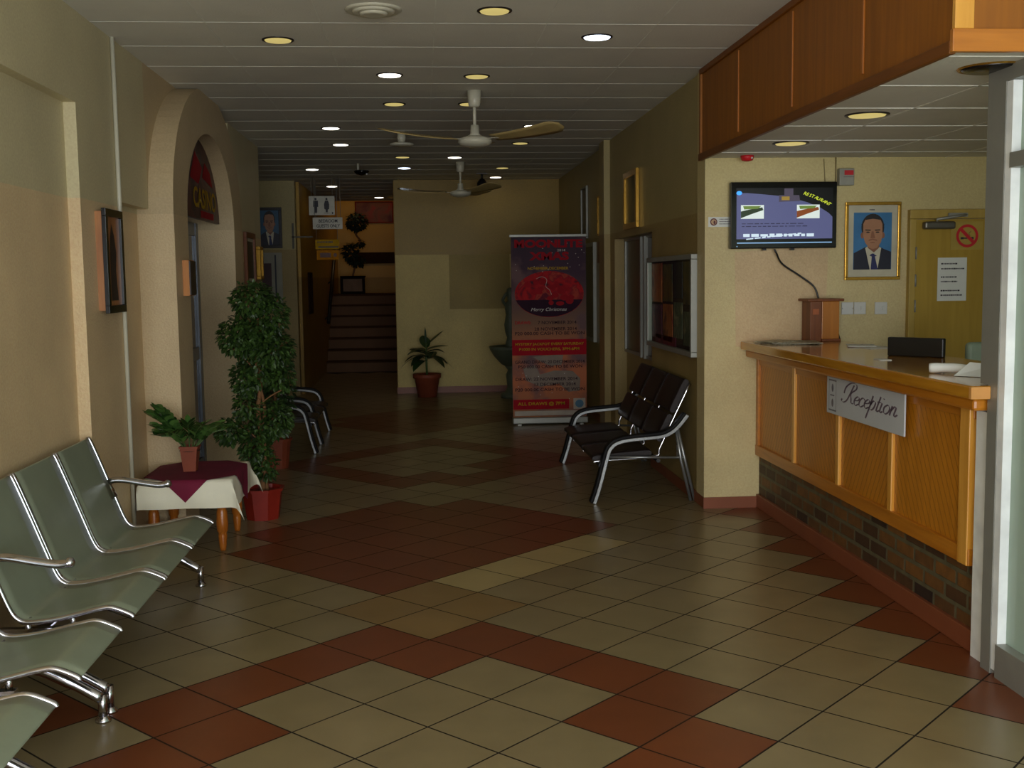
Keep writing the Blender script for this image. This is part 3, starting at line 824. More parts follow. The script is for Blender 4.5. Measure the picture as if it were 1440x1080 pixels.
def frame_into(mb, c, u, v, n, w, h, b, d):
    """picture frame of outer size w x h, bar b, depth d, out from the wall along n"""
    c, u, v, n = Vector(c), Vector(u), Vector(v), Vector(n)
    for (cu, cv, ww, hh) in ((0, h / 2 - b / 2, w, b), (0, -h / 2 + b / 2, w, b), (-w / 2 + b / 2, 0, b, h - 2 * b), (w / 2 - b / 2, 0, b, h - 2 * b)):
        q = c + u * cu + v * cv
        mb.prism([q - u * ww / 2 - v * hh / 2, q + u * ww / 2 - v * hh / 2, q + u * ww / 2 + v * hh / 2, q - u * ww / 2 + v * hh / 2], n * d)

def picture(name, c, u, v, n, w, h, b, d, fmat, pmats, label, cat='picture', mount=None, painter=None, group=None):
    c, u, v, n = Vector(c), Vector(u), Vector(v), Vector(n)
    t = thing(name, c - v * h / 2, label, cat, group)
    p = MB(); frame_into(p, c + n * .002, u, v, n, w, h, b, d); p.build('frame', fmat, t, .003)
    q = c + n * (d * .45)
    if mount:
        p = MB(); rect_into(p, q, u, v, w - 2 * b + .004, h - 2 * b + .004); p.build('mount', M['mat'], t)
        iw, ih = w - 2 * b - 2 * mount[0], h - 2 * b - 2 * mount[1]
    else:
        iw, ih = w - 2 * b + .004, h - 2 * b + .004
    p = MB()
    if painter: painter(p, q + n * .001, u, v, iw, ih)
    else: rect_into(p, q + n * .001, u, v, iw, ih)
    p.build('print', pmats, t)
    MB().prism([c - u * (w / 2 - b) - v * (h / 2 - b), c + u * (w / 2 - b) - v * (h / 2 - b), c + u * (w / 2 - b) + v * (h / 2 - b), c - u * (w / 2 - b) + v * (h / 2 - b)], n * .004).build('backing', M['darkframe'], t)
    return t
pp = picture('portrait_picture', (2.975, YW, 1.763), X, Z, -Y, .378, .512, .021, .022, M['gold'], PORT, 'gold-framed portrait of a man in dark suit and tie on the reception wall', mount=(.038, .048), painter=portrait)
p = MB(); scribble(p, (2.975, YW - .0125, 1.968), X, Z, .05, .016, 1, 0, 3); p.build('caption', M['inkgrey'], pp)
def plate(x0, x1, z0, z1, label, rocker):
    t = thing('switch_plate', ((x0 + x1) / 2, YW, z0), label, 'switch', 'white switch plates behind the counter')
    MB().box((x0, YW - .012, z0), (x1, YW, z1)).build('plate', M['white'], t, .003)
    cx, cz = (x0 + x1) / 2, (z0 + z1) / 2
    if rocker: MB().box((cx + .005, YW - .018, cz - .012), (cx + .018, YW - .01, cz + .012)).build('rocker', M['white'], t, .001)
    else:
        for dx in (-.036, .036):
            p = MB(); p.ball((cx + dx, YW - .012, cz), .004, 8, 5); p.build('screw', M['alu'], t)
plate(2.773, 2.853, 1.281, 1.362, 'white blank wall plate, leftmost of three below the suited man portrait', False)
plate(2.858, 2.938, 1.281, 1.362, 'white light switch, middle of three plates below the suited man portrait', True)
plate(3.0, 3.084, 1.279, 1.36, 'white light switch standing apart, rightmost of three plates near the door', True)
al = thing('alarm_box', (2.775, YW, 2.13), 'small grey wall box with red window beside the television top', 'alarm')
MB().box((2.73, YW - .05, 2.125), (2.83, YW, 2.235)).build('case', pm('grey_case', (150, 150, 138), .5), al, .006)
MB().box((2.762, YW - .053, 2.192), (2.822, YW - .049, 2.222)).build('red_window', M['signred'], al)
MB().box((2.757, YW - .052, 2.178), (2.827, YW - .049, 2.181)).build('seam', M['inkgrey'], al)
p = MB(); p.tube([(2.72, YW - .005, 2.31), (2.72, YW - .005, 2.15)], .005, 6); p.tube([(2.64, YW - .003, 2.30), (2.65, YW - .003, 2.15)], .003, 6)
tag(p.build('wall_wires', pm('painted_wire', (140, 124, 82), .5)), 'two thin painted wires running down the wall above the television', 'cable')
sn = thing('fire_sounder', (2.09, 7.02, ZR), 'small red round alarm sounder on the ceiling above the television', 'alarm')
p = MB(); p.lathe([(.042, 0), (.042, -.012), (.036, -.03), (.012, -.036)], (2.09, 7.02, ZR), 18); p.build('body', M['signred'], sn)
p = MB(); p.ball((2.11, 6.985, ZR - .018), .007, 8, 6); p.build('lamp', M['white'], sn)
ss = thing('wall_sticker', (1.945, YW, 1.87), 'small white sticker with red and black round symbol beside the television', 'sign')
MB().box((1.872, YW - .003, 1.866), (2.03, YW, 1.93)).build('sticker', M['paper'], ss)
p = MB(); ell_into(p, (1.908, YW - .0035, 1.898), X, Z, .024, .024, 0); ell_into(p, (1.908, YW - .004, 1.898), X, Z, .017, .017, 1); ell_into(p, (1.913, YW - .0045, 1.895), X, Z, .007, .012, 0)
p.build('symbol', [pm('maroon_symbol', (96, 24, 32), .5), pm('symbol_fill', (196, 160, 120), .5)], ss)
p = MB(); scribble(p, (1.985, YW - .004, 1.90), X, Z, .08, .045, 3, 0, 4, .4); p.build('small_print', M['inkgrey'], ss)
# door with closer
d2 = struct(B('door_2', M['wood_door'], (3.26, YW - .03, 0), (4.06, YW, 1.9)))
p = MB(); p.box((3.215, YW - .045, 0), (3.258, YW, 1.904)); p.box((3.215, YW - .045, 1.905), (4.1, YW, 1.965)); p.box((4.06, YW - .045, 0), (4.1, YW, 1.904))
p.build('door_frame', wood('door_frame_paint', (172, 144, 64), (184, 156, 76), 'Z', .45, coat=0), d2, .003)
p = MB(); p.box((3.30, YW - .085, 1.835), (3.51, YW - .03, 1.885)); p.build('door_closer', pm('closer_grey', (104, 100, 90), .35, metal=.6), d2, .012)
p = MB(); p.tube([(3.39, YW - .06, 1.885), (3.39, YW - .06, 1.90), (3.5, YW - .09, 1.915), (3.60, YW - .05, 1.93)], .009, 8); p.box((3.47, YW - .06, 1.915), (3.6, YW - .04, 1.94)); p.build('closer_arm', M['alu'], d2)
for z in (1.5, 1.68, 1.33):
    p = MB(); p.tube([(3.258, YW - .047, z - .04), (3.258, YW - .047, z + .04)], .006, 8); p.build('hinge', M['alu'], d2)
nsg = thing('no_smoking_sign', (3.61, YW - .03, 1.72), 'round red no smoking sign on the door', 'sign')
MB().box((3.50, YW - .033, 1.70), (3.72, YW - .03, 1.885)).build('backing', pm('clear_sticker', (176, 150, 66), .4), nsg)
p = MB()
cx, cz = 3.612, 1.79
for k in range(36):
    a, b = 2 * PI * k / 36, 2 * PI * (k + 1) / 36
    p.poly([(cx + r * cos(t), YW - .0345, cz + r * sin(t)) for r, t in ((.076, a), (.076, b), (.058, b), (.058, a))])
p.poly([(cx - .055, YW - .0348, cz + .038), (cx - .04, YW - .0348, cz + .055), (cx + .055, YW - .0348, cz - .038), (cx + .04, YW - .0348, cz - .055)])
p.build('red_ring', M['signred'], nsg)
p = MB(); rect_into(p, (cx - .035, YW - .0343, cz - .015), X, Z, .02, .014); rect_into(p, (cx + .035, YW - .0343, cz - .015), X, Z, .018, .016); rect_into(p, (cx, YW - .0342, cz - .015), X, Z, .06, .008)
p.tube(catmull([(cx + .02, YW - .0343, cz), (cx + .012, YW - .0343, cz + .015), (cx + .025, YW - .0343, cz + .03)], 4), .0012, 5); p.build('cigarette', M['ink'], nsg)
nt_ = thing('door_notice', (3.515, YW - .03, 1.365), 'white sheet with black printed lines stuck on the door', 'notice')
MB().box((3.415, YW - .033, 1.362), (3.615, YW - .03, 1.648)).build('sheet', M['paper'], nt_)
for z, sd in ((1.608, 1), (1.575, 2), (1.52, 3), (1.49, 4), (1.43, 5), (1.40, 6)):
    p = MB(); scribble(p, (3.513, YW - .0335, z), X, Z, .15, .013, 1, 0, sd, .8); p.build('print_line', M['ink'], nt_)

# things on the countertop
bx = thing('wooden_box', (2.585, 7.05, 1.115), 'tall dark wooden box with lid standing at the wall end of the countertop', 'box')
MB().box((2.50, 6.97, 1.115), (2.575, 7.13, 1.375)).build('dark_side', M['wood_box'], bx, .003)
MB().box((2.575, 6.965, 1.13), (2.69, 7.13, 1.375)).build('front', M['wood_box2'], bx, .003)
MB().box((2.475, 6.945, 1.375), (2.715, 7.14, 1.392)).build('lid', M['wood_box'], bx, .004)
MB().box((2.575, 6.955, 1.115), (2.70, 7.13, 1.132)).build('base', M['wood_box'], bx, .003)
MB().box((2.515, 6.967, 1.29), (2.555, 6.971, 1.325)).build('label_plate', pm('orange_label', (168, 88, 40), .5), bx)
p = MB(); p.tube(catmull([(2.70, 7.06, 1.22), (2.712, 7.05, 1.17), (2.722, 7.03, 1.12)], 5), .006, 8)
tag(p.build('box_cable', M['black']), 'short black cable hanging behind the wooden box on the countertop', 'cable')
def papers(name, cx, cy, z, specs, mats, label, cat):
    t = thing(name, (cx, cy, z), label, cat)
    for i, (dx, dy, w, h, a, th, mi) in enumerate(specs):
        q = MB(); ca, sa = cos(a), sin(a)
        pts = [(cx + dx + ca * sx * w / 2 - sa * sy * h / 2, cy + dy + sa * sx * w / 2 + ca * sy * h / 2, z) for sx, sy in ((-1, -1), (1, -1), (1, 1), (-1, 1))]
        q.prism(pts, (0, 0, th)); q.build('sheet', mats[mi], t); z += th
    return t
news = blotmat('newsprint', [(176, 168, 140), (120, 112, 90), (190, 184, 160), (150, 128, 96)], 9.)
papers('newspaper', 2.31, 6.84, 1.1155, [(0, 0, .34, .26, .3, .006, 0), (.03, -.03, .3, .26, -.2, .006, 0), (-.05, .02, .26, .2, .7, .004, 0)], [news], 'loose pile of newspapers on the countertop by the wooden box', 'newspaper')
papers('paper_sheets', 2.64, 6.33, 1.1155, [(0, 0, .17, .24, .2, .004, 0), (-.02, .1, .16, .2, -.3, .004, 0)], [M['paper']], 'white papers on the countertop behind the black monitor', 'paper')
tag(MB().prism([(2.28, 5.35, 1.1155), (2.34, 5.35, 1.1155), (2.34, 5.43, 1.1155), (2.28, 5.43, 1.1155)], (0, 0, .003)).build('paper_card', M['paper']), 'small white card lying near the front edge of the countertop', 'card')
rp = thing('paper_roll', (2.3, 4.5, 1.1155), 'crumpled white paper roll and folded sheet at the near end of the countertop', 'paper')
p = MB(); p.tube(catmull([(2.19, 4.62, 1.138), (2.25, 4.58, 1.141), (2.33, 4.50, 1.139), (2.4, 4.44, 1.137)], 4), [.02, .022, .022, .02, .02, .021, .02, .018, .018, .018, .018, .018, .018], 12); p.build('roll', M['paper'], rp)
p = MB(); p.poly([(2.22, 4.46, 1.117), (2.33, 4.36, 1.117), (2.38, 4.42, 1.165), (2.30, 4.48, 1.172)]); p.poly([(2.22, 4.46, 1.117), (2.30, 4.48, 1.172), (2.32, 4.54, 1.12)]); p.build('folded_sheet', M['paper'], rp)
mo = thing('computer_monitor', (2.62, 5.55, .78), 'back of a black computer monitor rising just behind the countertop', 'monitor')
mc = [(2.50, 5.62), (2.85, 5.46)]
p = MB(); p.prism([(2.545, 5.63, .95), (2.845, 5.55, .95), (2.845, 5.55, 1.235), (2.545, 5.63, 1.235)], (.013, .05, 0)); 
p = MB()
a = Vector((2.445, 5.65, 0)); b = Vector((2.645, 5.43, 0)); nrm = Vector((.74, .67, 0))
p.prism([a + Z * 1.115, b + Z * 1.115, b + Z * 1.215, a + Z * 1.215], nrm * .035)
p.build('case', M['black'], mo, .006)
p = MB(); p.prism([(a + b) / 2 + nrm * .035 + Vector((-.05, .05, 1.1152)), (a + b) / 2 + nrm * .035 + Vector((.05, -.05, 1.1152)), (a + b) / 2 + nrm * .15 + Vector((.05, -.05, 1.1152)), (a + b) / 2 + nrm * .15 + Vector((-.05, .05, 1.1152))], (0, 0, .012)); p.build('stand', M['black'], mo)
mo.location.z = 1.1155
for chd in mo.children: chd.location.z -= (1.1155 - .78)
ch = thing('office_chair', (3.15, 5.95, 0), 'pale grey-green office chair back showing beyond the black monitor', 'chair')
MB().box((3.03, 5.93, .72), (3.30, 5.98, 1.16)).build('backrest', pm('pale_green_back', (140, 156, 134), .5), ch, .03, 4)
MB().box((2.95, 5.52, .46), (3.37, 5.93, .53)).build('seat', pm('grey_seat', (96, 100, 96), .7), ch, .03, 4)
p = MB(); p.tube([(3.16, 5.75, .08), (3.16, 5.75, .46)], .03, 12); p.build('column', M['black'], ch)
p = MB()
for k in range(5):
    a = 2 * PI * k / 5; p.tube([(3.16, 5.75, .1), (3.16 + .27 * cos(a), 5.75 + .27 * sin(a), .06)], .02, 8); p.ball((3.16 + .27 * cos(a), 5.75 + .27 * sin(a), .03), .03, 10, 6)
p.build('base', M['black'], ch)
p = MB(); p.tube([(3.16, 5.86, .48), (3.165, 5.97, .6), (3.165, 5.98, .75)], .018, 8); p.build('back_support', M['black'], ch)

# ------------------------------------------------------------------ downlights
def downlight(x, y, zc, r, mat, label, hole=False):
    t = thing('ceiling_downlight', (x, y, zc - .012), label, 'ceiling light', 'round recessed downlights')
    p = MB()
    p.lathe([(r * .84, -.001), (r * .86, -.006), (r, -.004), (r, .001)], (x, y, zc), 28, caps=False); p.build('trim_ring', M['darkframe'], t)
    p = MB(); p.lathe([(r * .85, -.002), (r * .8, -.008), (r * .4, -.013), (.004, -.014)], (x, y, zc), 28); p.build('diffuser', mat, t)
    return t
R_ = .088
rows = {'first': (-.765, 'over the chrome benches and plants'), 'second': (-.18, 'left of the ceiling fans'), 'third': (.39, 'in line with the ceiling fans'), 'fourth': (1.0, 'on the side of the reception desk')}
ordn = ['nearest', 'second nearest', 'third nearest', 'fourth nearest', 'fifth nearest']
on, dim, cool = M['lampon'], M['lampdim'], M['lampcool']
DL = {'first': [(6.35, dim), (9.94, on), (11.13, on)], 'second': [(7.4, on), (8.6, dim), (12.27, dim), (13.46, cool)], 'third': [(5.65, dim), (7.44, dim), (8.6, dim), (12.32, on)], 'fourth': [(6.24, cool), (9.83, on), (11.06, dim), (13.5, dim), (14.73, on)]}
for kx, lst in DL.items():
    x, where = rows[kx]
    for i, (y, m) in enumerate(lst):
        downlight(x, y, ZC, R_, m, '%s ceiling downlight %s in the row %s' % ('lit white' if m is not dim else 'dim yellow', ordn[i], where))
downlight(-1.28, 13.57, ZC, R_, on, 'lit ceiling downlight by the suited man picture before the toilet signs')
downlight(-1.24, 16.0, ZC, R_, on, 'lit ceiling downlight inside the passage just past the toilet signs')
downlight(-.66, 18.2, ZC, R_, on, 'lit ceiling downlight right before the stairs')
downlight(2.15, 5.25, ZR, .105, dim, 'dim yellow downlight in the lower ceiling halfway along the counter')
downlight(2.15, 6.36, ZR, .105, dim, 'dim yellow downlight in the lower ceiling nearest the television')
t = thing('ceiling_downlight', (2.14, 4.06, ZR - .01), 'unlit dark round downlight hole in the lower ceiling near the glazed screen', 'ceiling light')
p = MB(); p.lathe([(.10, -.002), (.12, -.006), (.125, 0)], (2.14, 4.06, ZR), 28, caps=False); p.build('trim_ring', M['gold'], t)
p = MB(); p.lathe([(.113, -.0035), (.1, -.011), (.003, -.012)], (2.14, 4.06, ZR), 28); p.build('reflector', pm('dark_reflector', (20, 18, 18), .2), t)
# round air diffuser
t = thing('air_diffuser', (-.21, 5.64, ZC), 'round off-white ceiling air diffuser of stacked rings nearest the camera', 'air vent')
for k, (r, z) in enumerate(((.14, -.006), (.105, -.016), (.07, -.026))):
    p = MB(); p.lathe([(r - .028, z - .002), (r - .012, z - .006), (r, z + .002), (r, z + (.006 if k == 0 else .008))], (-.21, 5.64, ZC), 32); p.build('ring', M['offwhite'], t)

# ------------------------------------------------------------------ ceiling fans
def fan(x, y, label, ang, first=None):
    if first: return dup(first, (x, y, ZC), label, ang)
    t = thing('ceiling_fan', (x, y, ZC), label, 'ceiling fan', 'white three-blade ceiling fans')
    p = MB(); p.lathe([(.03, -.115), (.042, -.10), (.052, 0)], (x, y, ZC), 20); p.build('canopy', M['offwhite'], t)
    p = MB(); p.tube([(x, y, ZC - .02), (x, y, ZC - .3)], .012, 10); p.build('rod', M['offwhite'], t)
    p = MB(); p.lathe([(.03, -.24), (.034, -.30), (.06, -.325)], (x, y, ZC), 20); p.build('lower_cover', M['offwhite'], t)
    p = MB(); p.lathe([(.05, -.315), (.115, -.335), (.122, -.352), (.122, -.362), (.105, -.38), (.05, -.395)], (x, y, ZC), 28); p.build('motor', M['offwhite'], t)
    bm_ = pm('cream_blade', (170, 148, 96), .45)
    for k in range(3):
        a = 2 * PI * k / 3
        d = Vector((cos(a), sin(a), 0)); s_ = Vector((-sin(a), cos(a), 0))
        c0 = Vector((x, y, ZC - .345))
        p = MB(); p.prism([c0 + d * .1 - s_ * .02, c0 + d * .2 - s_ * .026, c0 + d * .2 + s_ * .026, c0 + d * .1 + s_ * .02], (0, 0, .004)); 
        br = p.build('blade_arm', M['offwhite'], t)
        p = MB(); p.smooth = True
        def fn(u, v):
            L = .16 + .56 * u; w = (.055 + .05 * u) * (1 if u < .85 else math.sqrt(max(.02, 1 - ((u - .85) / .16) ** 2)))
            q = (v - .5) * 2 * w
            return c0 + d * L + s_ * q + Z * (.004 - q * .24 + .04 * u * u)
        p.grid(fn, 14, 4)
        o = p.build('blade', bm_, t)
        md = o.modifiers.new('thick', 'SOLIDIFY'); md.thickness = .005
    return t
f1 = fan(.40, 8.02, 'white ceiling fan nearest the camera, its long cream blades spread wide', 0)
f1.rotation_euler = (0, 0, math.radians(322))
t = thing('pendant_fitting', (-.155, 10.2, ZC - .13), 'small cream ceiling fitting with flat white plate beside the nearest fan', 'ceiling fitting')
p = MB(); p.lathe([(.025, -.11), (.04, -.06), (.035, .001)], (-.155, 10.2, ZC), 16); p.build('stem', M['offwhite'], t)
p = MB(); p.lathe([(.02, -.108), (.10, -.105), (.11, -.115), (.09, -.128), (.02, -.13)], (-.155, 10.2, ZC), 24); p.build('plate', M['offwhite'], t)
fan(.466, 12.84, 'ceiling fan farthest away, hanging before the end wall', math.radians(62), f1)

# ------------------------------------------------------------------ ceiling camera and pendant speaker
t = thing('security_camera', (-.70, 12.95, ZC), 'black ceiling camera on a pale stalk near the passage', 'camera')
p = MB(); p.tube([(-.70, 12.94, ZC), (-.70, 12.94, 2.80)], .014, 10); p.build('stalk', M['offwhite'], t)
p = MB(); p.lathe([(.01, 2.745), (.06, 2.755), (.09, 2.785), (.085, 2.80), (.03, 2.805)], (-.66, 12.94, 0), 18); p.build('dome', M['blackgloss'], t)
p = MB(); p.ball((-.60, 12.9, 2.757), .012, 8, 6); p.build('lens', M['white'], t)
t = thing('pendant_speaker', (.79, 14.2, 2.66), 'small black speaker hung from the ceiling before the end wall', 'speaker')
p = MB(); p.tube([(.79, 14.2, ZC), (.79, 14.2, 2.80)], .014, 8); p.box((.72, 14.17, ZC - .012), (.86, 14.23, ZC)); p.build('bracket', M['black'], t)
p = MB(); p.lathe([(.035, 2.66), (.062, 2.68), (.065, 2.76), (.03, 2.81)], (.79, 14.2, 0), 16); p.build('cabinet', M['black'], t)

# ------------------------------------------------------------------ green steel waiting benches
def catx(profile, n=5): return catmull(profile, n)
SEATP = [(-1.672, .772), (-1.665, .785), (-1.652, .775), (-1.60, .64), (-1.545, .49), (-1.505, .385), (-1.475, .345), (-1.43, .334), (-1.33, .345), (-1.22, .369), (-1.175, .378), (-1.15, .379), (-1.12, .370), (-1.078, .350), (-1.072, .342)]
def green_bench(name, seats, legs, arms, label, oy):
    t = thing(name, (-1.38, oy, 0), label, 'bench', 'olive steel airport benches')
    prof = catmull([(a, 0, b) for a, b in SEATP], 5)
    for y1, y0 in seats:
        p = MB(); p.smooth = True
        p.grid(lambda u, v: Vector((prof[round(u * (len(prof) - 1))].x, y0 + .012 + (y1 - y0 - .024) * v, prof[round(u * (len(prof) - 1))].z)), len(prof) - 1, 6)
        o = p.build('seat_shell', M['greenseat'], t)
        md = o.modifiers.new('thick', 'SOLIDIFY'); md.thickness = .004; md.offset = 0
        for yy in (y0 + .01, y1 - .01):
            q = MB(); q.tube([Vector((v.x, yy, v.z)) for v in prof], .0095, 10); q.build('side_rail', M['chrome'], t)
    ya, yb = min(l for l in legs), max(l for l in legs)
    ya = min(ya, min(s[1] for s in seats) + .05); yb = max(yb, max(s[0] for s in seats) - .05)
    p = MB(); p.box((-1.49, ya - .02, .20), (-1.43, yb + .02, .26)); p.build('beam', M['chrome'], t, .008)
    for s in seats:
        for yy in (s[0] - .06, s[1] + .06):
            q = MB(); q.box((-1.56, yy - .015, .262), (-1.28, yy + .015, .30)); q.tube([(-1.46, yy, .255), (-1.46, yy, .338)], .014, 8); q.tube([(-1.30, yy, .29), (-1.30, yy, .35)], .012, 8)
            q.build('seat_bracket', M['chrome'], t)
    for y in legs:
        g = MB()
        g.tube(catmull([(-1.47, y, .215), (-1.38, y, .205), (-1.27, y, .15), (-1.165, y, .085)], 5), [.026] * 6 + [.024] * 5 + [.02] * 5, 12)
        g.tube(catmull([(-1.47, y, .215), (-1.55, y, .18), (-1.63, y, .085)], 5), [.026] * 6 + [.02] * 5, 12)
        l = g.build('leg', M['chrome'], t)
        for fx in (-1.16, -1.64):
            q = MB(); q.tube([(fx, y, .02), (fx, y, .10)], .016, 12); q.lathe([(.028, 0), (.028, .008), (.016, .02), (.012, .03)], (fx, y, 0), 16); q.build('foot', M['chrome'], l)
    for y in arms:
        q = MB(); pts = catmull([(-1.585, y, .545), (-1.56, y, .572), (-1.50, y, .575), (-1.40, y, .556), (-1.325, y, .545), (-1.285, y, .55)], 5)
        q.tube(pts, [.013] * 4 + [.02] * (len(pts) - 4), 12, flat=.8); q.ball(pts[-1], .02, 10, 7); q.build('armrest', M['chrome'], t)
        q = MB(); q.tube([(-1.60, y, .58), (-1.575, y, .55), (-1.545, y, .49)], .016, 10); q.build('armrest_clamp', M['chrome'], t)
    return t
green_bench('waiting_bench', [(5.58, 5.06), (5.055, 4.535), (4.53, 4.01)], [5.655, 3.99], [5.57, 4.02], 'three-seat olive steel bench with chrome rails against the wall by the cloth-covered table', 4.8)
green_bench('waiting_bench', [(3.87, 3.375), (3.18, 2.68)], [3.905, 3.27], [], 'nearest olive steel bench seats cut off by the photo edge at the bottom', 3.3)

# ------------------------------------------------------------------ side table with cloths
TXa, TXb, TYa, TYb, TZ = -1.612, -1.105, 6.31, 6.98, .425
tbm = thing('side_table', ((TXa + TXb) / 2, (TYa + TYb) / 2, 0), 'low wooden side table with turned pine legs under the white cloth', 'table')
MB().box((TXa, TYa, TZ - .025), (TXb, TYb, TZ)).build('tabletop', M['wood_leg'], tbm, .004)
p = MB()
for (x0, x1, y0, y1) in ((TXa + .06, TXb - .06, TYa + .05, TYa + .07), (TXa + .06, TXb - .06, TYb - .07, TYb - .05), (TXa + .05, TXa + .07, TYa + .06, TYb - .06), (TXb - .07, TXb - .05, TYa + .06, TYb - .06)): p.box((x0, y0, .33), (x1, y1, .40))
p.build('apron', M['wood_leg'], tbm)
for x in (-1.565, -1.18):
    for y in (6.41, 6.91):
        p = MB(); p.lathe([(.017, 0), (.02, .02), (.026, .09), (.023, .105), (.031, .115), (.034, .16), (.03, .23), (.024, .25), (.034, .262), (.034, .40)], (x, y, 0), 16); p.build('leg', M['wood_leg'], tbm)
CXm, CYm, HX, HY = (TXa + TXb) / 2, (TYa + TYb) / 2, (TXb - TXa) / 2, (TYb - TYa) / 2
def drape(x, y, off):
    """where a cloth point laid flat at (x, y) ends up, hanging over the table edges"""
    hx, hy = HX + off + .004, HY + off + .004
    dx, dy = x - CXm, y - CYm
    ox, oy = max(0, abs(dx) - hx), max(0, abs(dy) - hy)
    sx, sy = (1 if dx > 0 else -1), (1 if dy > 0 else -1)
    z = TZ + off + .002
    if ox or oy:
        z -= math.hypot(ox, oy) * (.97 if not (ox and oy) else .98)
    if z < TZ: pass
    wave = .006 * sin(22 * (x + y)) * min(1, (ox + oy) / .1)
    px = CXm + sx * (min(abs(dx), hx) + ox * .12 + oy * (.45 * (ox / (ox + .06)) if ox else 0)) + (sx * wave if ox else 0)
    py = CYm + sy * (min(abs(dy), hy) + oy * .12 + ox * (.45 * (oy / (oy + .06)) if oy else 0)) + (sy * wave if oy else 0)
    if sx < 0: px = max(px, -1.626 - off)
    return Vector((px, py, z))
OV = .165
def axis_pts(c, h, o, n=14, m=6):
    L = [-h - o + o * k / m for k in range(m)] + [-h + 2 * h * k / n for k in range(n + 1)] + [h + o * (k + 1) / m for k in range(m)]
    return [c + v for v in L]
ax, ay = axis_pts(CXm, HX, OV), axis_pts(CYm, HY, OV)
p = MB(); p.smooth = True
p.grid(lambda u, v: drape(ax[round(u * (len(ax) - 1))], ay[round(v * (len(ay) - 1))], .002), len(ax) - 1, len(ay) - 1)
tag(p.build('tablecloth', M['cloth']), 'white tablecloth hanging over the low side table with pointed corners', 'tablecloth')
p = MB(); p.smooth = True
da, db = .455, .475
p.grid(lambda u, v: drape(CXm + .0 + da * (u + v - 1), CYm + db * (v - u), .007), 26, 26)
tag(p.build('table_overlay', M['purple']), 'maroon square overlay set diagonally on the white tablecloth', 'cloth')
p = MB(); p.box((-1.69, 6.72, 0), (-1.56, 6.84, .09))
tag(p.build('white_box', M['white'], None, .004), 'low white box on the floor beneath the cloth-covered table', 'box')

# potted plants -------------------------------------------------------------
def square_pot(t, x, y, z, rt, rb, h, mat, k=4, rim=.012):
    p = MB(); p.lathe([(rb, 0), (rt * .97, h - rim), (rt * 1.06, h - rim), (rt * 1.08, h), (rt * .92, h), (rt * .9, h - .025)], (x, y, z), sq=k, caps=True); p.build('pot', mat, t)
    p = MB(); p.lathe([(rt * .86, h - .028), (.001, h - .022)], (x, y, z), 20); p.build('soil', M['soil'], t)
sp_ = thing('potted_plant', (-1.39, 6.62, TZ + .0105), 'small glossy-leaved plant in a square terracotta pot on the maroon cloth', 'plant')
zt = TZ + .0115
square_pot(sp_, -1.39, 6.62, zt, .072, .05, .15, M['terra'])
rg = random.Random(3)
ps, pl = MB(), MB()
for k in range(15):
    a = rg.uniform(0, 2 * PI); rch = rg.uniform(.05, .19); hh = rg.uniform(.10, .22)
    if k == 0: a, rch, hh = PI * 1.02, .19, .21
    if k == 1: a, rch, hh = PI * 0.95, .16, .24
    if k == 2: a, rch, hh = 0.1, .19, .12
    if k == 3: a, rch, hh = -.3, .16, .15
    base = Vector((-1.39 + .02 * cos(a), 6.62 + .02 * sin(a), zt + .12))
    tip = base + Vector((rch * cos(a), rch * sin(a), hh)); mid = base.lerp(tip, .5) + Vector((0, 0, .035))
    pts = catmull([base, mid, tip], 5); ps.tube(pts, .004, 6)
    for i in range(3, len(pts)):
        d = (pts[i] - pts[i - 1]).normalized(); side = d.cross(Z).normalized()
        for sgn in (-1, 1):
            pl.leaf(pts[i], d * .55 + side * sgn * .8 + Z * .35, Z + d * .2, rg.uniform(.058, .08), rg.uniform(.044, .056), .05, 5)
    pl.leaf(tip, (tip - mid), Z, .07, .034, 0, 4)
ps.build('stems', M['stem'], sp_); pl.build('leaves', M['zz'], sp_)

def foliage(mb, clumps, rg, L=.042, W=.022):
    for (cx, cy, cz, rx, ry, rz, n) in clumps:
        for k in range(n):
            while True:
                q = Vector((rg.uniform(-1, 1), rg.uniform(-1, 1), rg.uniform(-1, 1)))
                if .25 < q.length < 1: break
            q = q * (q.length ** -.45)
            if q.length > 1: q.normalize()
            pos = Vector((cx + q.x * rx, cy + q.y * ry, cz + q.z * rz))
            d = Vector((q.x + rg.uniform(-.7, .7), q.y + rg.uniform(-.7, .7), q.z * .4 - .35 + rg.uniform(-.5, .5)))
            mb.leaf(pos, d, Vector((q.x, q.y, q.z + .6)) + Vector((rg.uniform(-.4, .4), rg.uniform(-.4, .4), 0)), L * rg.uniform(.7, 1.25), W * rg.uniform(.8, 1.2), .15, 3)
fx, fy = -1.07, 7.27
fc = thing('ficus_tree', (fx, fy, 0), 'tall leafy ficus in a red faceted plastic pot behind the side table', 'plant')
square_pot(fc, fx, fy, 0, .138, .108, .205, M['potred'], 8, .018)
p = MB()
trunk = catmull([(fx, fy, .18), (fx + .02, fy, .45), (fx - .012, fy + .01, .7), (fx + .012, fy, .9), (fx - .005, fy, 1.15), (fx + .02, fy, 1.45)], 6)
p.tube(trunk, [.02 - .012 * i / len(trunk) for i in range(len(trunk))], 10)
tr2 = catmull([(fx + .03, fy + .01, .18), (fx - .01, fy + .02, .45), (fx + .03, fy + .01, .72), (fx - .015, fy, 1.0), (fx + .03, fy, 1.3)], 6)
p.tube(tr2, [.015 - .009 * i / len(tr2) for i in range(len(tr2))], 8)
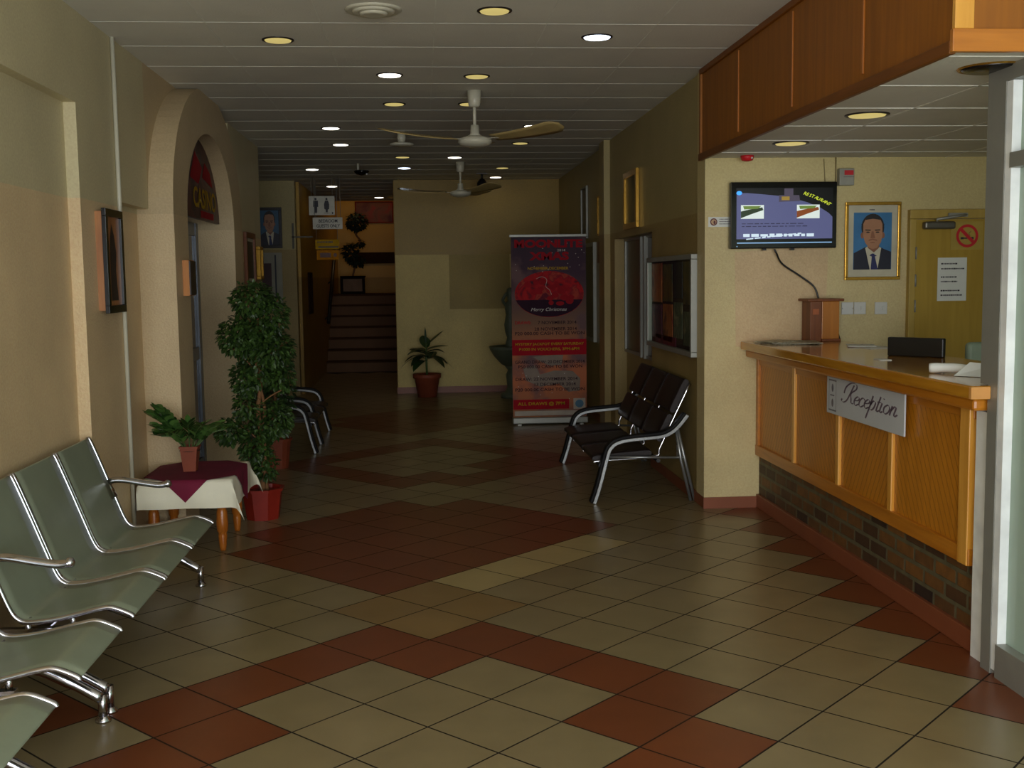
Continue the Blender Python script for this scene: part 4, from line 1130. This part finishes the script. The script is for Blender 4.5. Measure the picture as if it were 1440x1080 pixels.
for (z, dx, dy, dz) in ((.5, -.17, 0, .14), (.55, .12, .05, .14), (.95, -.2, -.03, .2), (1.0, .2, .03, .16), (1.25, .14, .02, .18), (1.25, -.08, .05, .22), (.75, .16, -.02, .1)):
    p.tube(catmull([(fx, fy, z), (fx + dx * .5, fy + dy * .5, z + dz * .6), (fx + dx, fy + dy, z + dz)], 4), .005, 6)
p.build('trunk', M['bark'], fc)
rg = random.Random(11)
p = MB()
foliage(p, [(*c[:6], int(c[6] * 2.1)) for c in [(fx - .02, fy, 1.44, .135, .13, .11, 330), (fx + .10, fy, 1.34, .10, .1, .13, 220), (fx - .11, fy, 1.20, .135, .13, .13, 420), (fx + .09, fy, 1.12, .14, .13, .12, 380), (fx + .0, fy, 1.22, .12, .12, .12, 200),
            (fx - .08, fy, .93, .09, .1, .12, 240), (fx + .13, fy + .04, .92, .09, .09, .09, 160), (fx - .09, fy, .76, .07, .09, .12, 130), (fx + .09, fy + .02, .66, .11, .1, .13, 260), (fx - .04, fy + .02, .50, .1, .1, .14, 300), (fx - .19, fy - .04, .585, .09, .08, .085, 210), (fx + .03, fy, .36, .07, .08, .1, 110), (fx + .0, fy, 1.02, .1, .1, .15, 160)]], rg, .036, .022)
p.build('foliage', M['ficus'], fc)
# second pot behind, in shade
p2x, p2y = -1.24, 9.25
pb = thing('potted_plant', (p2x, p2y, 0), 'leafy plant in a dark terracotta pot behind the ficus by the arch', 'plant')
square_pot(pb, p2x, p2y, 0, .13, .1, .25, M['terra'], 16, .02)
p = MB(); p.tube([(p2x, p2y, .22), (p2x + .01, p2y, .5), (p2x, p2y, .9)], .014, 8); p.build('stem', M['bark'], pb)
p = MB(); foliage(p, [(p2x, p2y, .62, .16, .15, .22, 320), (p2x + .02, p2y, .95, .14, .14, .2, 260)], random.Random(5), .055, .03); p.build('foliage', M['darkleaf'], pb)

# broad-leaved plant at the end wall
bx_, by_ = .045, 14.62
ep = thing('potted_plant', (bx_, by_, 0), 'broad drooping-leaved plant in a terracotta pot at the end wall', 'plant')
p = MB(); p.lathe([(.125, 0), (.165, .24), (.185, .25), (.19, .305), (.165, .305), (.155, .28)], (bx_, by_, 0), 28); p.build('pot', M['terra'], ep)
p = MB(); p.lathe([(.157, .28), (.001, .285)], (bx_, by_, 0), 20); p.build('soil', M['soil'], ep)
p = MB(); p.tube([(bx_, by_, .27), (bx_ - .005, by_, .5), (bx_, by_, .72)], [.016, .014, .01], 10); p.build('stem', M['stem'], ep)
p = MB()
rg = random.Random(21)
for (a, z, L, dr_, up_) in ((PI * .97, .58, .33, .75, .45), (0.05, .57, .33, .75, .45), (PI * .8, .68, .25, .3, .35), (.3, .70, .27, .15, .3), (.15, .76, .24, -.1, .7), (PI * 1.25, .6, .26, .7, .4), (-.7, .6, .28, .8, .45), (1.9, .72, .2, .1, 1.3), (2.4, .66, .26, .4, .5), (-1.4, .64, .24, .6, .6), (PI * 1.05, .64, .22, .35, .5), (1.2, .62, .3, .5, .5), (-2.2, .55, .27, .7, .35), (2.75, .6, .3, .65, .5), (.5, .58, .3, .7, .5), (-2.7, .66, .26, .5, .5), (-.3, .66, .24, .5, .6)):
    p.leaf((bx_, by_, z - .08), Vector((cos(a), sin(a), up_)), Z, L * 1.2, .15, dr_, 8, .2)
p.leaf((bx_ - .005, by_, .66), Vector((-.03, 0, 1)), Vector((0, -1, .1)), .27, .03, 0, 5)
p.build('leaves', M['darkleaf'], ep)

# stone fountain half hidden behind the banner
gx, gy = 1.17, 14.3
gf = thing('stone_fountain', (gx, gy, 0), 'green-grey stone bowl fountain with small figure behind the tall red banner', 'fountain')
p = MB(); p.lathe([(.17, 0), (.17, .05), (.11, .08), (.085, .14), (.1, .3), (.075, .36), (.12, .42)], (gx, gy, 0), 24); p.build('pedestal', M['stone'], gf)
p = MB(); p.lathe([(.08, .40), (.16, .44), (.25, .54), (.305, .63), (.32, .672), (.3, .675), (.24, .60), (.1, .55)], (gx, gy, 0), 32); p.build('bowl', M['stone'], gf)
p = MB(); p.lathe([(.06, .54), (.07, .7), (.05, .78), (.075, .86), (.085, .95), (.06, 1.08), (.075, 1.16), (.07, 1.22), (.035, 1.26), (.045, 1.30), (.055, 1.35), (.045, 1.41), (.01, 1.43)], (gx - .03, gy, 0), 18)
p.tube(catmull([(gx - .09, gy, 1.2), (gx - .13, gy - .03, 1.27), (gx - .08, gy - .05, 1.36)], 4), .02, 8); p.tube(catmull([(gx + .03, gy, 1.2), (gx + .1, gy - .02, 1.1), (gx + .07, gy - .05, 1.0)], 4), .02, 8)
p.build('figure', M['stone'], gf)

# ------------------------------------------------------------------ black benches
def black_bench(y0, y1, label, segs=3):
    yc = (y0 + y1) / 2
    t = thing('lounge_bench', (1.49, yc, 0), label, 'bench', 'dark padded tube benches')
    arm = [(1.150, .0), (1.19, .121), (1.245, .33), (1.27, .385), (1.315, .418), (1.40, .436), (1.55, .448), (1.646, .462), (1.725, .51), (1.80, .60)]
    for yy in (y0, y1):
        sg = -1 if yy == y0 else 1
        path = catmull([(a, yy, b) for a, b in arm], 4)
        q = MB(); n = len(path)
        def sect(k, o0, o1, ya, yb):
            tng = (path[min(k + 1, n - 1)] - path[max(k - 1, 0)]).normalized(); nn = Vector((-tng.z, 0, tng.x))
            if nn.z < 0 and nn.x > 0: nn = -nn
            return [path[k] + nn * o + Vector((0, d, 0)) for o, d in ((o0, ya), (o1, ya), (o1, yb), (o0, yb))]
        def bar(o0, o1, ya, yb):
            q = MB(); rings = [[q.addv(v) for v in sect(k, o0, o1, ya, yb)] for k in range(n)]
            for k in range(n - 1):
                for j in range(4): q.face((rings[k][j], rings[k][(j + 1) % 4], rings[k + 1][(j + 1) % 4], rings[k + 1][j]))
            q.face(rings[0][::-1]); q.face(rings[-1]); return q
        fr_ = bar(-.012, .012, -.03, .03).build('end_frame', M['silver'], t, .004)
        bar(.012, .034, -.034, .034).build('arm_pad', M['padblack'], t, .008)
        for dx in (0, -.028):
            q = MB(); q.tube([(1.735 + dx * .4, yy, .50), (1.785 + dx, yy, .29), (1.855 + dx, yy, .0)], .011, 10); q.build('rear_leg', M['silver'], t)
        q = MB(); q.tube([(1.262, yy, .318), (1.782, yy, .303)], .008, 8); q.build('stretcher', M['silver'], t)
    w = (y1 - y0 - .12) / segs
    q = MB(); q.tube([(1.20, y0, .262), (1.20, y1, .262)], .016, 10); q.build('front_bar', M['black'], t)
    q = MB(); q.tube([(1.60, y0, .285), (1.60, y1, .285)], .014, 10); q.build('rear_bar', M['black'], t)
    for k in range(segs + 1):
        yy = y0 + .06 + w * k
        q = MB(); q.tube(catmull([(1.165, yy, .272), (1.2, yy, .284), (1.58, yy, .305), (1.62, yy, .36), (1.70, yy, .53), (1.835, yy, .81)], 4), .0095, 8); q.build('seat_rail', M['chrome'], t)
    for k in range(segs):
        ya, yb = y0 + .06 + w * k + .014, y0 + .06 + w * (k + 1) - .014
        def pad(cs, th, name):
            q = MB(); q.smooth = True
            c = [Vector((a, 0, b)) for a, b in cs]
            tng = (c[-1] - c[0]).normalized(); nn = Vector((-tng.z, 0, tng.x))
            def fn(u, v):
                ang = 2 * PI * u
                ca, sa = cos(ang), sin(ang)
                px = math.copysign(abs(ca) ** .35, ca); pz = math.copysign(abs(sa) ** .5, sa)
                base = c[0].lerp(c[-1], .5 + .5 * px)
                return base + nn * (th * (.5 + .5 * pz) * (1 - .15 * (2 * v - 1) ** 8)) + Vector((0, ya + (yb - ya) * v, 0))
            q.grid(fn, 28, 8, True)
            q.smooth = False
            b0 = len(q.v) - 28 * 9
            q.face([b0 + u * 9 for u in range(28)]); q.face([b0 + u * 9 + 8 for u in range(28)][::-1])
            q.build(name, M['leather'], t)
        pad([(1.155, .272), (1.57, .305)], .055, 'seat_pad')
        pad([(1.635, .40), (1.722, .585)], .05, 'lower_back_pad')
        pad([(1.728, .60), (1.838, .825)], .05, 'upper_back_pad')
    return t
b1 = black_bench(7.42, 9.10, 'black padded bench with silver curved arms against the wall under the noticeboard')
b2 = dup(b1, (-1.275, 10.72, 0), 'black padded bench with shiny arms behind the ficus beyond the arch', PI, 'dark padded tube benches')
b2.scale = (.86, .9, .97)
# middle arm of the far bench
for chd in list(b2.children):
    if chd.name.startswith(('end_frame', 'arm_pad')) and chd.data.vertices and sum(v.co.y for v in chd.data.vertices) / len(chd.data.vertices) > 0:
        c = chd.copy(); COL.objects.link(c); c.parent = b2; c.location.y -= .62

# ------------------------------------------------------------------ roll-up banner
bn = thing('rollup_banner', (1.33, 11.6, 0), 'tall red and purple roll-up promotion banner standing before the end wall', 'banner')
BY = 11.6
MB().box((.932, BY - .06, .012), (1.735, BY + .06, .078)).build('base', M['alu'], bn, .01)
p = MB()
for x in (1.0, 1.66): p.box((x - .02, BY - .09, 0), (x + .02, BY + .09, .013))
p.build('foot', M['alu'], bn)
MB().box((.92, BY - .012, 1.975), (1.735, BY + .012, 2.003)).build('top_rail', M['alu'], bn, .004)
p = MB(); p.tube([(1.33, BY + .03, .07), (1.33, BY + .03, 1.99)], .01, 8); p.build('pole', M['alu'], bn)
MB().box((.937, BY - .003, .07), (1.727, BY + .001, 1.98)).build('banner_sheet', rampmat('banner_print', [(0, (150, 100, 70)), (.2, (186, 108, 74)), (.42, (172, 106, 74)), (.52, (130, 96, 76)), (.68, (92, 70, 70)), (.8, (72, 52, 66)), (1., (62, 48, 58))], .07, 1.98, blot=(110, 84, 84), bs=4.), bn)
e = MB(); ell_into(e, (1.336, BY - .0045, 1.378), X, Z, .366, .242, 0, 48); e.build('oval_picture', blotmat('oval_print', [(70, 20, 34), (150, 16, 26), (176, 26, 30), (130, 20, 34), (166, 60, 44), (96, 20, 36)], 7., rough=.7, seed=2.), bn)
p = MB(); ell_into(p, (1.336, BY - .0049, 1.378), X, Z, .362, .238, 0, 40, PI * 1.08, PI * 1.92); p.build('oval_shade', pm('oval_dark_print', (44, 18, 36), .7, spec=.15), bn)
p = MB(); rg = random.Random(4)
for k in range(22):
    a = rg.uniform(0, 2 * PI); r = rg.uniform(.2, .85); ell_into(p, (1.336 + .33 * r * cos(a), BY - .0052 - .0001 * k, 1.40 + .19 * r * sin(a)), X, Z, rg.uniform(.02, .05), rg.uniform(.02, .035), 0, 14)
p.build('flowers', pm('flower_red', (150, 20, 30), .7, spec=.15), bn)
p = MB()
p.tube(catmull([(a, BY - .0072, b) for a, b in ((1.20, 1.54), (1.26, 1.56), (1.31, 1.53), (1.30, 1.46), (1.34, 1.42), (1.36, 1.37))], 5), .0022, 5)
for k in range(40): ell_into(p, (rg.uniform(.96, 1.71), BY - .0048, rg.choice((rg.uniform(1.6, 1.96), rg.uniform(.15, .6)))), X, Z, .004, .004, 0, 8)
p.build('sparkles', M['inkwhite'], bn)
p = MB(); poly_into(p, (1.33, BY - .0042, .5), X, Z, [(-.28, .1), (-.25, -.03), (-.1, -.1), (.1, -.07), (.2, -.16), (.32, -.15), (.33, -.02), (.25, .06), (.05, .07), (-.1, .03), (-.15, .13)], 0)
poly_into(p, (1.3, BY - .0042, .68), X, Z, [(-.15, .04), (.18, .06), (.16, -.05), (.05, -.06), (-.05, -.02)], 0); p.build('grey_swirl', pm('swirl_grey', (112, 90, 70), .5), bn)
TYt = BY - .0065
def line(body, c, w, h, mat, name, shear=0., bold=.02):
    q = MB(); text_into(q, body, c, X, Z, h, w, shear, bold=bold); q.build(name, mat, bn)
line('MOONLITE', (1.332, TYt, 1.906), .72, .088, M['inkred'], 'headline', 0, .05); line('XMAS', (1.337, TYt, 1.776), .42, .09, M['inkred'], 'headline', 0, .05)
line('DRAWS:', (1.055, TYt, 1.08), .17, .034, pm('heading_red', (170, 30, 38), .7, spec=.15), 'draws_heading')
line('NOVEMBER-DECEMBER', (1.326, TYt, 1.648), .43, .03, M['inkyel'], 'months_line')
BR = pm('band_red', (158, 14, 30), .7, spec=.15)
q = MB(); rect_into(q, (1.332, BY - .005, .818), X, Z, .79, .165); q.build('jackpot_band', BR, bn)
q = MB(); rect_into(q, (1.24, BY - .005, .213), X, Z, .595, .105); q.build('draw_time_band', BR, bn)
line('MYSTERY JACKPOT EVERY SATURDAY', (1.335, TYt - .002, .85), .73, .034, M['inkyel'], 'jackpot_line'); line('P1000 IN VOUCHERS, 3PM-6PM', (1.33, TYt - .002, .797), .64, .034, M['inkyel'], 'jackpot_line')
line('ALL DRAWS @ 7PM', (1.24, TYt - .002, .217), .50, .045, M['inkyel'], 'draw_time_line')
line('Merry Christmas', (1.33, TYt - .003, 1.213), .38, .045, M['inkwhite'], 'greeting_line', .3, 0.); line('2014', (1.466, TYt, 1.836), .085, .024, M['inkwhite'], 'year_line', 0, 0.)
BD = pm('banner_dark_ink', (50, 26, 32), .7, spec=.15)
for s_, cx, z, w in (('7 NOVEMBER 2014', 1.417, 1.08, .41), ('28 NOVEMBER 2014', 1.40, 1.012, .45), ('P20 000.00 CASH TO BE WON', 1.338, .966, .74), ('GRAND DRAW: 20 DECEMBER 2014', 1.337, .664, .74), ('P50 000.00 CASH TO BE WON', 1.34, .614, .68), ('DRAW: 22 NOVEMBER 2014', 1.30, .482, .66), ('13 DECEMBER 2014', 1.39, .425, .44), ('P20 000.00 CASH TO BE WON', 1.335, .37, .74)):
    line(s_, (cx, TYt, z), w, .034, BD, 'date_line', 0, .012)
SWm = pm('strip_white', (176, 164, 150), .7, spec=.15)
p = MB(); rect_into(p, (1.33, BY - .005, .118), X, Z, .75, .05); p.build('white_strip', SWm, bn)
p = MB(); rect_into(p, (1.648, BY - .0052, .213), X, Z, .128, .115, 0); ell_into(p, (1.648, BY - .0058, .213), X, Z, .045, .042, 1); p.build('logo', [SWm, pm('logo_blue', (88, 124, 148), .7, spec=.15)], bn)

# ------------------------------------------------------------------ right wall: noticeboard, hatch windows, pictures
nb = thing('noticeboard', (XR, 8.08, 1.0), 'aluminium-framed glazed noticeboard with reddish posters above the black bench', 'noticeboard')
p = MB(); frame_into(p, (XR - .001, 8.1, 1.347), Y, Z, -X, 1.49, .70, .035, .05); p.build('frame', M['alu'], nb, .004)
p = MB(); rect_into(p, (XR - .012, 8.1, 1.347), Y, Z, 1.43, .64); p.build('backboard', pm('board_felt', (58, 30, 34), .8), nb)
rg = random.Random(9)
pc = [blotmat('poster_a', [(150, 60, 40), (190, 110, 60), (90, 40, 36)], 6.), blotmat('poster_b', [(120, 40, 56), (80, 30, 60), (150, 60, 70)], 5., seed=1.), blotmat('poster_c', [(130, 130, 110), (70, 80, 70), (160, 150, 120)], 7., seed=3.), blotmat('poster_d', [(60, 62, 50), (110, 90, 50), (40, 40, 44)], 6., seed=4.), M['navy']]
for (y, z, w, h, k) in ((8.60, 1.50, .36, .3, 0), (8.6, 1.2, .36, .26, 1), (8.22, 1.50, .3, .28, 3), (8.22, 1.2, .32, .28, 0), (7.88, 1.52, .26, .26, 4), (7.88, 1.23, .26, .26, 2), (7.58, 1.5, .28, .3, 3), (7.58, 1.18, .26, .24, 2), (8.3, 1.06, .7, .08, 1)):
    tag(MB().box((XR - .018, y - w / 2, z - h / 2), (XR - .014, y + w / 2, z + h / 2)).build('poster', pc[k], nb), '', '') if False else MB().box((XR - .018, y - w / 2, z - h / 2), (XR - .014, y + w / 2, z + h / 2)).build('poster', pc[k], nb)
g = MB(); rect_into(g, (XR - .042, 8.1, 1.347), Y, Z, 1.43, .64); g.build('glass', M['glass'], nb)
h1 = struct(B('window_2', M['darkglass'], (1.965, 8.89, .86), (1.976, 10.58, 1.89)))
p = MB()
for y in (9.56, 9.72): p.box((1.93, y - .02, .83), (1.968, y + .02, 1.9))
p.box((1.95, 8.88, .83), (1.97, 10.59, .86)); p.box((1.95, 8.88, 1.885), (1.97, 10.59, 1.91)); p.box((1.95, 10.55, .86), (1.97, 10.59, 1.89)); p.build('window_frame', M['alu'], h1)
h2 = struct(B('window_3', M['greenglass'], (1.872, 11.92, .87), (1.888, 12.78, 1.9)))
p = MB(); frame_into(p, (1.885, 12.35, 1.385), Y, Z, -X, .92, 1.08, .04, .035); p.build('window_frame', M['alu'], h2)
picture('wall_picture', (XR, 9.68, 2.22), Y, Z, -X, .60, .50, .05, .03, M['gold'], [blotmat('dim_picture', [(80, 74, 50), (110, 100, 66), (50, 48, 38)], 3.)], 'gold-framed picture high on the wall above the recessed window')
picture('wall_picture', (1.885, 12.66, 2.28), Y, Z, -X, .42, .59, .02, .025, M['alu'], [blotmat('dark_print', [(56, 46, 32), (80, 66, 40), (40, 34, 28)], 4.)], 'tall narrow silver-framed picture above the greenish hatch window')
picture('wall_picture', (1.885, 11.52, 2.19), Y, Z, -X, .30, .42, .02, .025, M['gold'], [blotmat('dark_print_two', [(70, 56, 36), (96, 78, 44)], 4.)], 'small thin-framed picture just past the wall pilaster')
tag(MB().box((1.86, 11.3, 1.70), (1.885, 11.66, 1.92)).build('wall_plaque', M['wood_box'], None, .004), 'small dark wooden plaque past the pilaster beside the hatch window', 'plaque')
sk_ = thing('power_socket', (XR, 7.9, .22), 'small white power socket low on the wall behind the black bench', 'socket')
MB().box((XR - .012, 7.85, .22), (XR, 7.95, .31)).build('plate', M['white'], sk_, .003)
p = MB()
for dy in (-.02, .02): p.box((XR - .0135, 7.9 + dy - .005, .26), (XR - .0118, 7.9 + dy + .005, .272))
p.build('holes', M['black'], sk_)

# ------------------------------------------------------------------ left wall pictures
t = thing('wall_picture', (XL, 6.03, 1.40), 'tall black-framed relief picture with wooden sides beside the conduit', 'picture')
MB().box((XL, 5.86, 1.41), (-1.625, 6.17, 1.92)).build('backing_box', M['woodpic'], t)
p = MB(); frame_into(p, (-1.625, 6.015, 1.665), Y, Z, X, .33, .54, .04, .022); p.build('frame', M['blackgloss'], t, .002)
p = MB(); rect_into(p, (-1.616, 6.015, 1.665), Y, Z, .26, .47); p.build('print', M['woodpic'], t)
p = MB(); poly_into(p, (-1.614, 5.99, 1.66), Y, Z, [(-.05, -.2), (.08, -.2), (.05, -.05), (.07, .05), (.04, .14), (.0, .2), (-.04, .12), (-.05, 0)]); p.build('dark_figure', pm('carved_figure', (40, 28, 20), .5), t)
t = thing('wall_picture', (-1.51, 7.28, 1.46), 'small dark picture with orange wooden edge on the arch pillar', 'picture')
MB().box((-1.51, 7.19, 1.465), (-1.47, 7.36, 1.69)).build('frame', M['wood_box2'], t)
MB().box((-1.474, 7.195, 1.47), (-1.462, 7.365, 1.685)).build('print', M['darkframe'], t)
picture('wall_picture', (-1.60, 10.5, 1.75), Y, Z, X, .55, .50, .05, .03, M['wood_box'], [pm('dark_print_three', (30, 24, 28), .4)], 'dark wood-framed picture on the wall above the ficus top', mount=(.03, .03))
picture('wall_picture', (-1.60, 11.08, 1.73), Y, Z, X, .22, .32, .03, .04, M['gold'], [M['mat']], 'narrow gold-edged picture at the wall end by the far wing')
tag(MB().box((-1.60, 9.85, 1.47), (-1.575, 10.05, 1.72)).build('wall_plaque', pm('reddish_plaque', (110, 58, 40), .5), None, .003), 'small reddish plaque on the wall just beyond the arch', 'plaque')
# wing wall portrait and board
picture('portrait_picture', (-2.01, YB, 2.26), X, Z, -Y, .33, .54, .04, .03, M['darkframe'], [pm('dim_blue', (44, 92, 124), .4)] + PORT[1:], 'dark-framed portrait of a suited man on blue at the far wing wall', painter=portrait)
t = thing('wall_board', (-2.05, YB, 1.2), 'pale board with dark red panel below the far suited man picture', 'board')
MB().box((-2.35, YB - .02, 1.15), (-1.86, YB, 1.93)).build('board', pm('pale_board', (150, 146, 128), .5), t)
MB().box((-2.2, YB - .026, 1.2), (-2.0, YB - .019, 1.79)).build('red_panel', pm('dark_red_panel', (62, 22, 22), .5), t)
MB().box((-1.955, YB - .03, 1.15), (-1.935, YB - .019, 1.9)).build('dark_strip', M['navy'], t)
# passage signs
def hang(t, xs, y, z0):
    for x in xs:
        p = MB(); p.tube([(x, y, z0), (x, y, ZC)], .003, 6); p.build('hanger', M['alu'], t)
SY = 14.6
t = thing('toilet_sign', (-1.267, SY, 2.40), 'white hanging sign with black man and woman figures', 'sign')
MB().box((-1.432, SY - .006, 2.395), (-1.102, SY + .006, 2.637)).build('panel', M['signwhite'], t)
p = MB()
for x, wmn in ((-1.345, 0), (-1.205, 1)):
    ell_into(p, (x, SY - .007, 2.60), X, Z, .014, .016, 0, 14)
    if wmn: poly_into(p, (x, SY - .007, 2.5), X, Z, [(-.02, .08), (.02, .08), (.034, .03), (.03, -.03), (.014, -.035), (.012, -.07), (-.012, -.07), (-.014, -.035), (-.03, -.03), (-.034, .03)])
    else: poly_into(p, (x, SY - .007, 2.5), X, Z, [(-.03, .08), (.03, .08), (.033, .0), (.02, -.0), (.016, -.075), (-.016, -.075), (-.02, .0), (-.033, .0)])
p.build('figures', M['ink'], t)
p = MB(); scribble(p, (-1.345, SY - .007, 2.418), X, Z, .06, .012, 1, 0, 1); scribble(p, (-1.205, SY - .007, 2.418), X, Z, .08, .012, 1, 0, 2); poly_into(p, (-1.13, SY - .007, 2.42), X, Z, [(-.01, -.018), (.015, 0), (-.01, .018)]); p.build('caption', M['ink'], t)
hang(t, (-1.40, -1.13), SY, 2.637)
t = thing('guests_sign', (-1.2, SY, 2.214), 'white hanging sign reading BEDROOM GUESTS ONLY', 'sign')
MB().box((-1.386, SY - .036, 2.214), (-1.007, SY - .026, 2.362)).build('panel', M['signwhite'], t)
p = MB(); text_into(p, 'BEDROOM', (-1.19, SY - .0375, 2.318), X, Z, .042, .24, bold=.02); text_into(p, 'GUESTS ONLY', (-1.19, SY - .0375, 2.254), X, Z, .042, .30, bold=.02); p.build('lettering', M['ink'], t)
hang(t, (-1.36, -1.03), SY - .031, 2.362)
t = thing('yellow_sign', (-1.2, SY, 1.96), 'yellow hanging sign with dark bar below the white guests sign', 'sign')
MB().box((-1.367, SY + .022, 1.958), (-1.06, SY + .034, 2.08)).build('panel', M['signyel'], t)
p = MB(); scribble(p, (-1.21, SY + .021, 2.048), X, Z, .26, .035, 1, 0, 7, .8); rect_into(p, (-1.2, SY + .021, 1.985), X, Z, .26, .022); p.build('small_print', pm('brown_ink', (70, 52, 20), .5), t)
hang(t, (-1.35, -1.08), SY + .028, 2.08)
t = thing('orange_sign', (-1.2, SY, 1.82), 'small orange sign with dark round dot below the yellow hanging sign', 'sign')
MB().box((-1.353, SY + .022, 1.82), (-1.073, SY + .034, 1.943)).build('panel', M['signora'], t)
p = MB(); rect_into(p, (-1.24, SY + .021, 1.88), X, Z, .14, .06); ell_into(p, (-1.115, SY + .021, 1.88), X, Z, .024, .024, 0); p.build('small_print', pm('dark_red_ink', (92, 40, 18), .5), t)
p = MB()
for x in (-1.33, -1.1): p.tube([(x, SY + .028, 1.943), (x, SY + .028, 1.9578)], .003, 6)
p.build('hanger', M['alu'], t)
t = thing('metal_bracket', (-1.6, 15.05, 1.9), 'grey metal bracket arm on the wall corner beside the hanging signs', 'bracket')
br_ = pm('dull_grey_metal', (96, 92, 80), .6)
MB().box((-1.715, YB - .022, 1.98), (-1.69, YB + .002, 2.32)).build('upright', br_, t)
MB().box((-1.72, YB - .022, 2.125), (-1.44, YB - .006, 2.145)).build('arm', br_, t)
picture('wall_picture', (-1.63, 16.35, 1.37), Y, Z, X, .45, .6, .05, .025, pm('dull_red_frame', (44, 20, 14), .8, spec=.1), [pm('dark_print_four', (70, 40, 28), .8, spec=.1)], 'narrow dark-framed picture on the passage wall before the stairs')
# landing: painting, planter stand, topiary
picture('wall_picture', (-.9, 22., 2.87), X, Z, -Y, .74, .42, .02, .03, pm('red_frame', (120, 36, 22), .85, spec=.08), [blotmat('red_painting', [(150, 44, 26), (120, 70, 40), (90, 30, 22)], 5.)], 'wide red painting high on the ochre wall above the stairs')
t = thing('planter_box', (-1.26, 20.75, ZL), 'square planter with dark edges and pale front on the stair landing', 'planter')
MB().box((-1.45, 20.58, ZL + .005), (-1.08, 20.92, ZL + .31)).build('panel', pm('pale_pink_panel', (130, 104, 84), .8, spec=.1), t)
DFm = pm('dull_dark_frame', (30, 22, 18), .85, spec=.08)
p = MB(); frame_into(p, (-1.265, 20.58, ZL + .165), X, Z, -Y, .45, .33, .05, .03); p.build('frame', DFm, t)
MB().box((-1.49, 20.55, ZL + .31), (-1.04, 20.95, ZL + .335)).build('rim', DFm, t)
zt = ZL + .335
t = thing('topiary_tree', (-1.26, 20.75, zt), 'dark cloud-pruned topiary with crooked trunk on the landing planter', 'plant')
p = MB(); p.tube(catmull([(-1.27, 20.75, zt), (-1.22, 20.75, zt + .25), (-1.30, 20.75, zt + .45), (-1.12, 20.75, zt + .62), (-1.2, 20.75, zt + .78), (-1.14, 20.75, zt + .92)], 5), .018, 8); p.build('trunk', M['bark'], t)
p = MB(); foliage(p, [(-1.19, 20.75, zt + .27, .14, .12, .09, 150), (-1.17, 20.75, zt + 1.0, .17, .16, .16, 420), (-1.3, 20.75, zt + .44, .13, .12, .17, 260), (-1.12, 20.75, zt + .60, .06, .06, .05, 50)], random.Random(8), .07, .045); p.build('foliage', leafmat('topiary_leaf', (18, 28, 12), (34, 48, 20), .8), t)

# ------------------------------------------------------------------ light
def area(name, loc, rot, sx, sy, power, col):
    l = bpy.data.lights.new(name, 'AREA'); l.shape = 'RECTANGLE'; l.size = sx; l.size_y = sy; l.energy = power; l.color = col
    o = bpy.data.objects.new(name, l); COL.objects.link(o); o.location = loc; o.rotation_euler = rot
    return o
area('entrance_daylight', (.5, YF - .4, 1.5), (PI / 2, 0, 0), 5.4, 2.1, 300, (.93, .97, 1.0))
area('pavement_bounce', (.5, YF - .6, .12), (PI * .72, 0, 0), 5.4, .9, 70, (1.0, .96, .88))
def lamp(name, loc, power, col, r=.06):
    l = bpy.data.lights.new(name, 'POINT'); l.energy = power; l.color = col; l.shadow_soft_size = r
    o = bpy.data.objects.new(name, l); COL.objects.link(o); o.location = loc
lamp('stairwell_lamp', (-1.0, 20.6, 3.7), 5.5, (1., .78, .45), .15)
w = bpy.data.worlds.new('world'); scene.world = w; w.use_nodes = True
bg = w.node_tree.nodes['Background']; bg.inputs['Color'].default_value = (.72, .82, 1., 1); bg.inputs['Strength'].default_value = .6
w.cycles.sampling_method = 'NONE'

# ------------------------------------------------------------------ camera
cam = bpy.data.cameras.new('camera'); co = bpy.data.objects.new('camera', cam); COL.objects.link(co)
cam.sensor_width = 36.; cam.lens = 36. * 1553.48 / 1440.; cam.clip_start = .05; cam.clip_end = 100
yaw, pit, rol = .0800443, .0955123, -.0130195
f = Vector((sin(yaw) * cos(pit), cos(yaw) * cos(pit), -sin(pit))); r = Vector((cos(yaw), -sin(yaw), 0)); u = r.cross(f)
r2 = cos(rol) * r + sin(rol) * u; u2 = -sin(rol) * r + cos(rol) * u
co.matrix_world = Matrix(((r2.x, u2.x, -f.x, 0), (r2.y, u2.y, -f.y, 0), (r2.z, u2.z, -f.z, 1.55), (0, 0, 0, 1)))
scene.camera = co
cy = scene.cycles
cy.caustics_reflective = False; cy.caustics_refractive = False; cy.blur_glossy = 1.; cy.sample_clamp_indirect = 2.
for m in bpy.data.materials:
    m.cycles.emission_sampling = 'NONE'   # the weak glowing surfaces are found by bounced rays alone
vs = scene.view_settings
scene.display_settings.display_device = 'sRGB'
vs.view_transform = 'Standard'; vs.look = 'None'; vs.exposure = 0.; vs.gamma = 1.; vs.use_curve_mapping = False
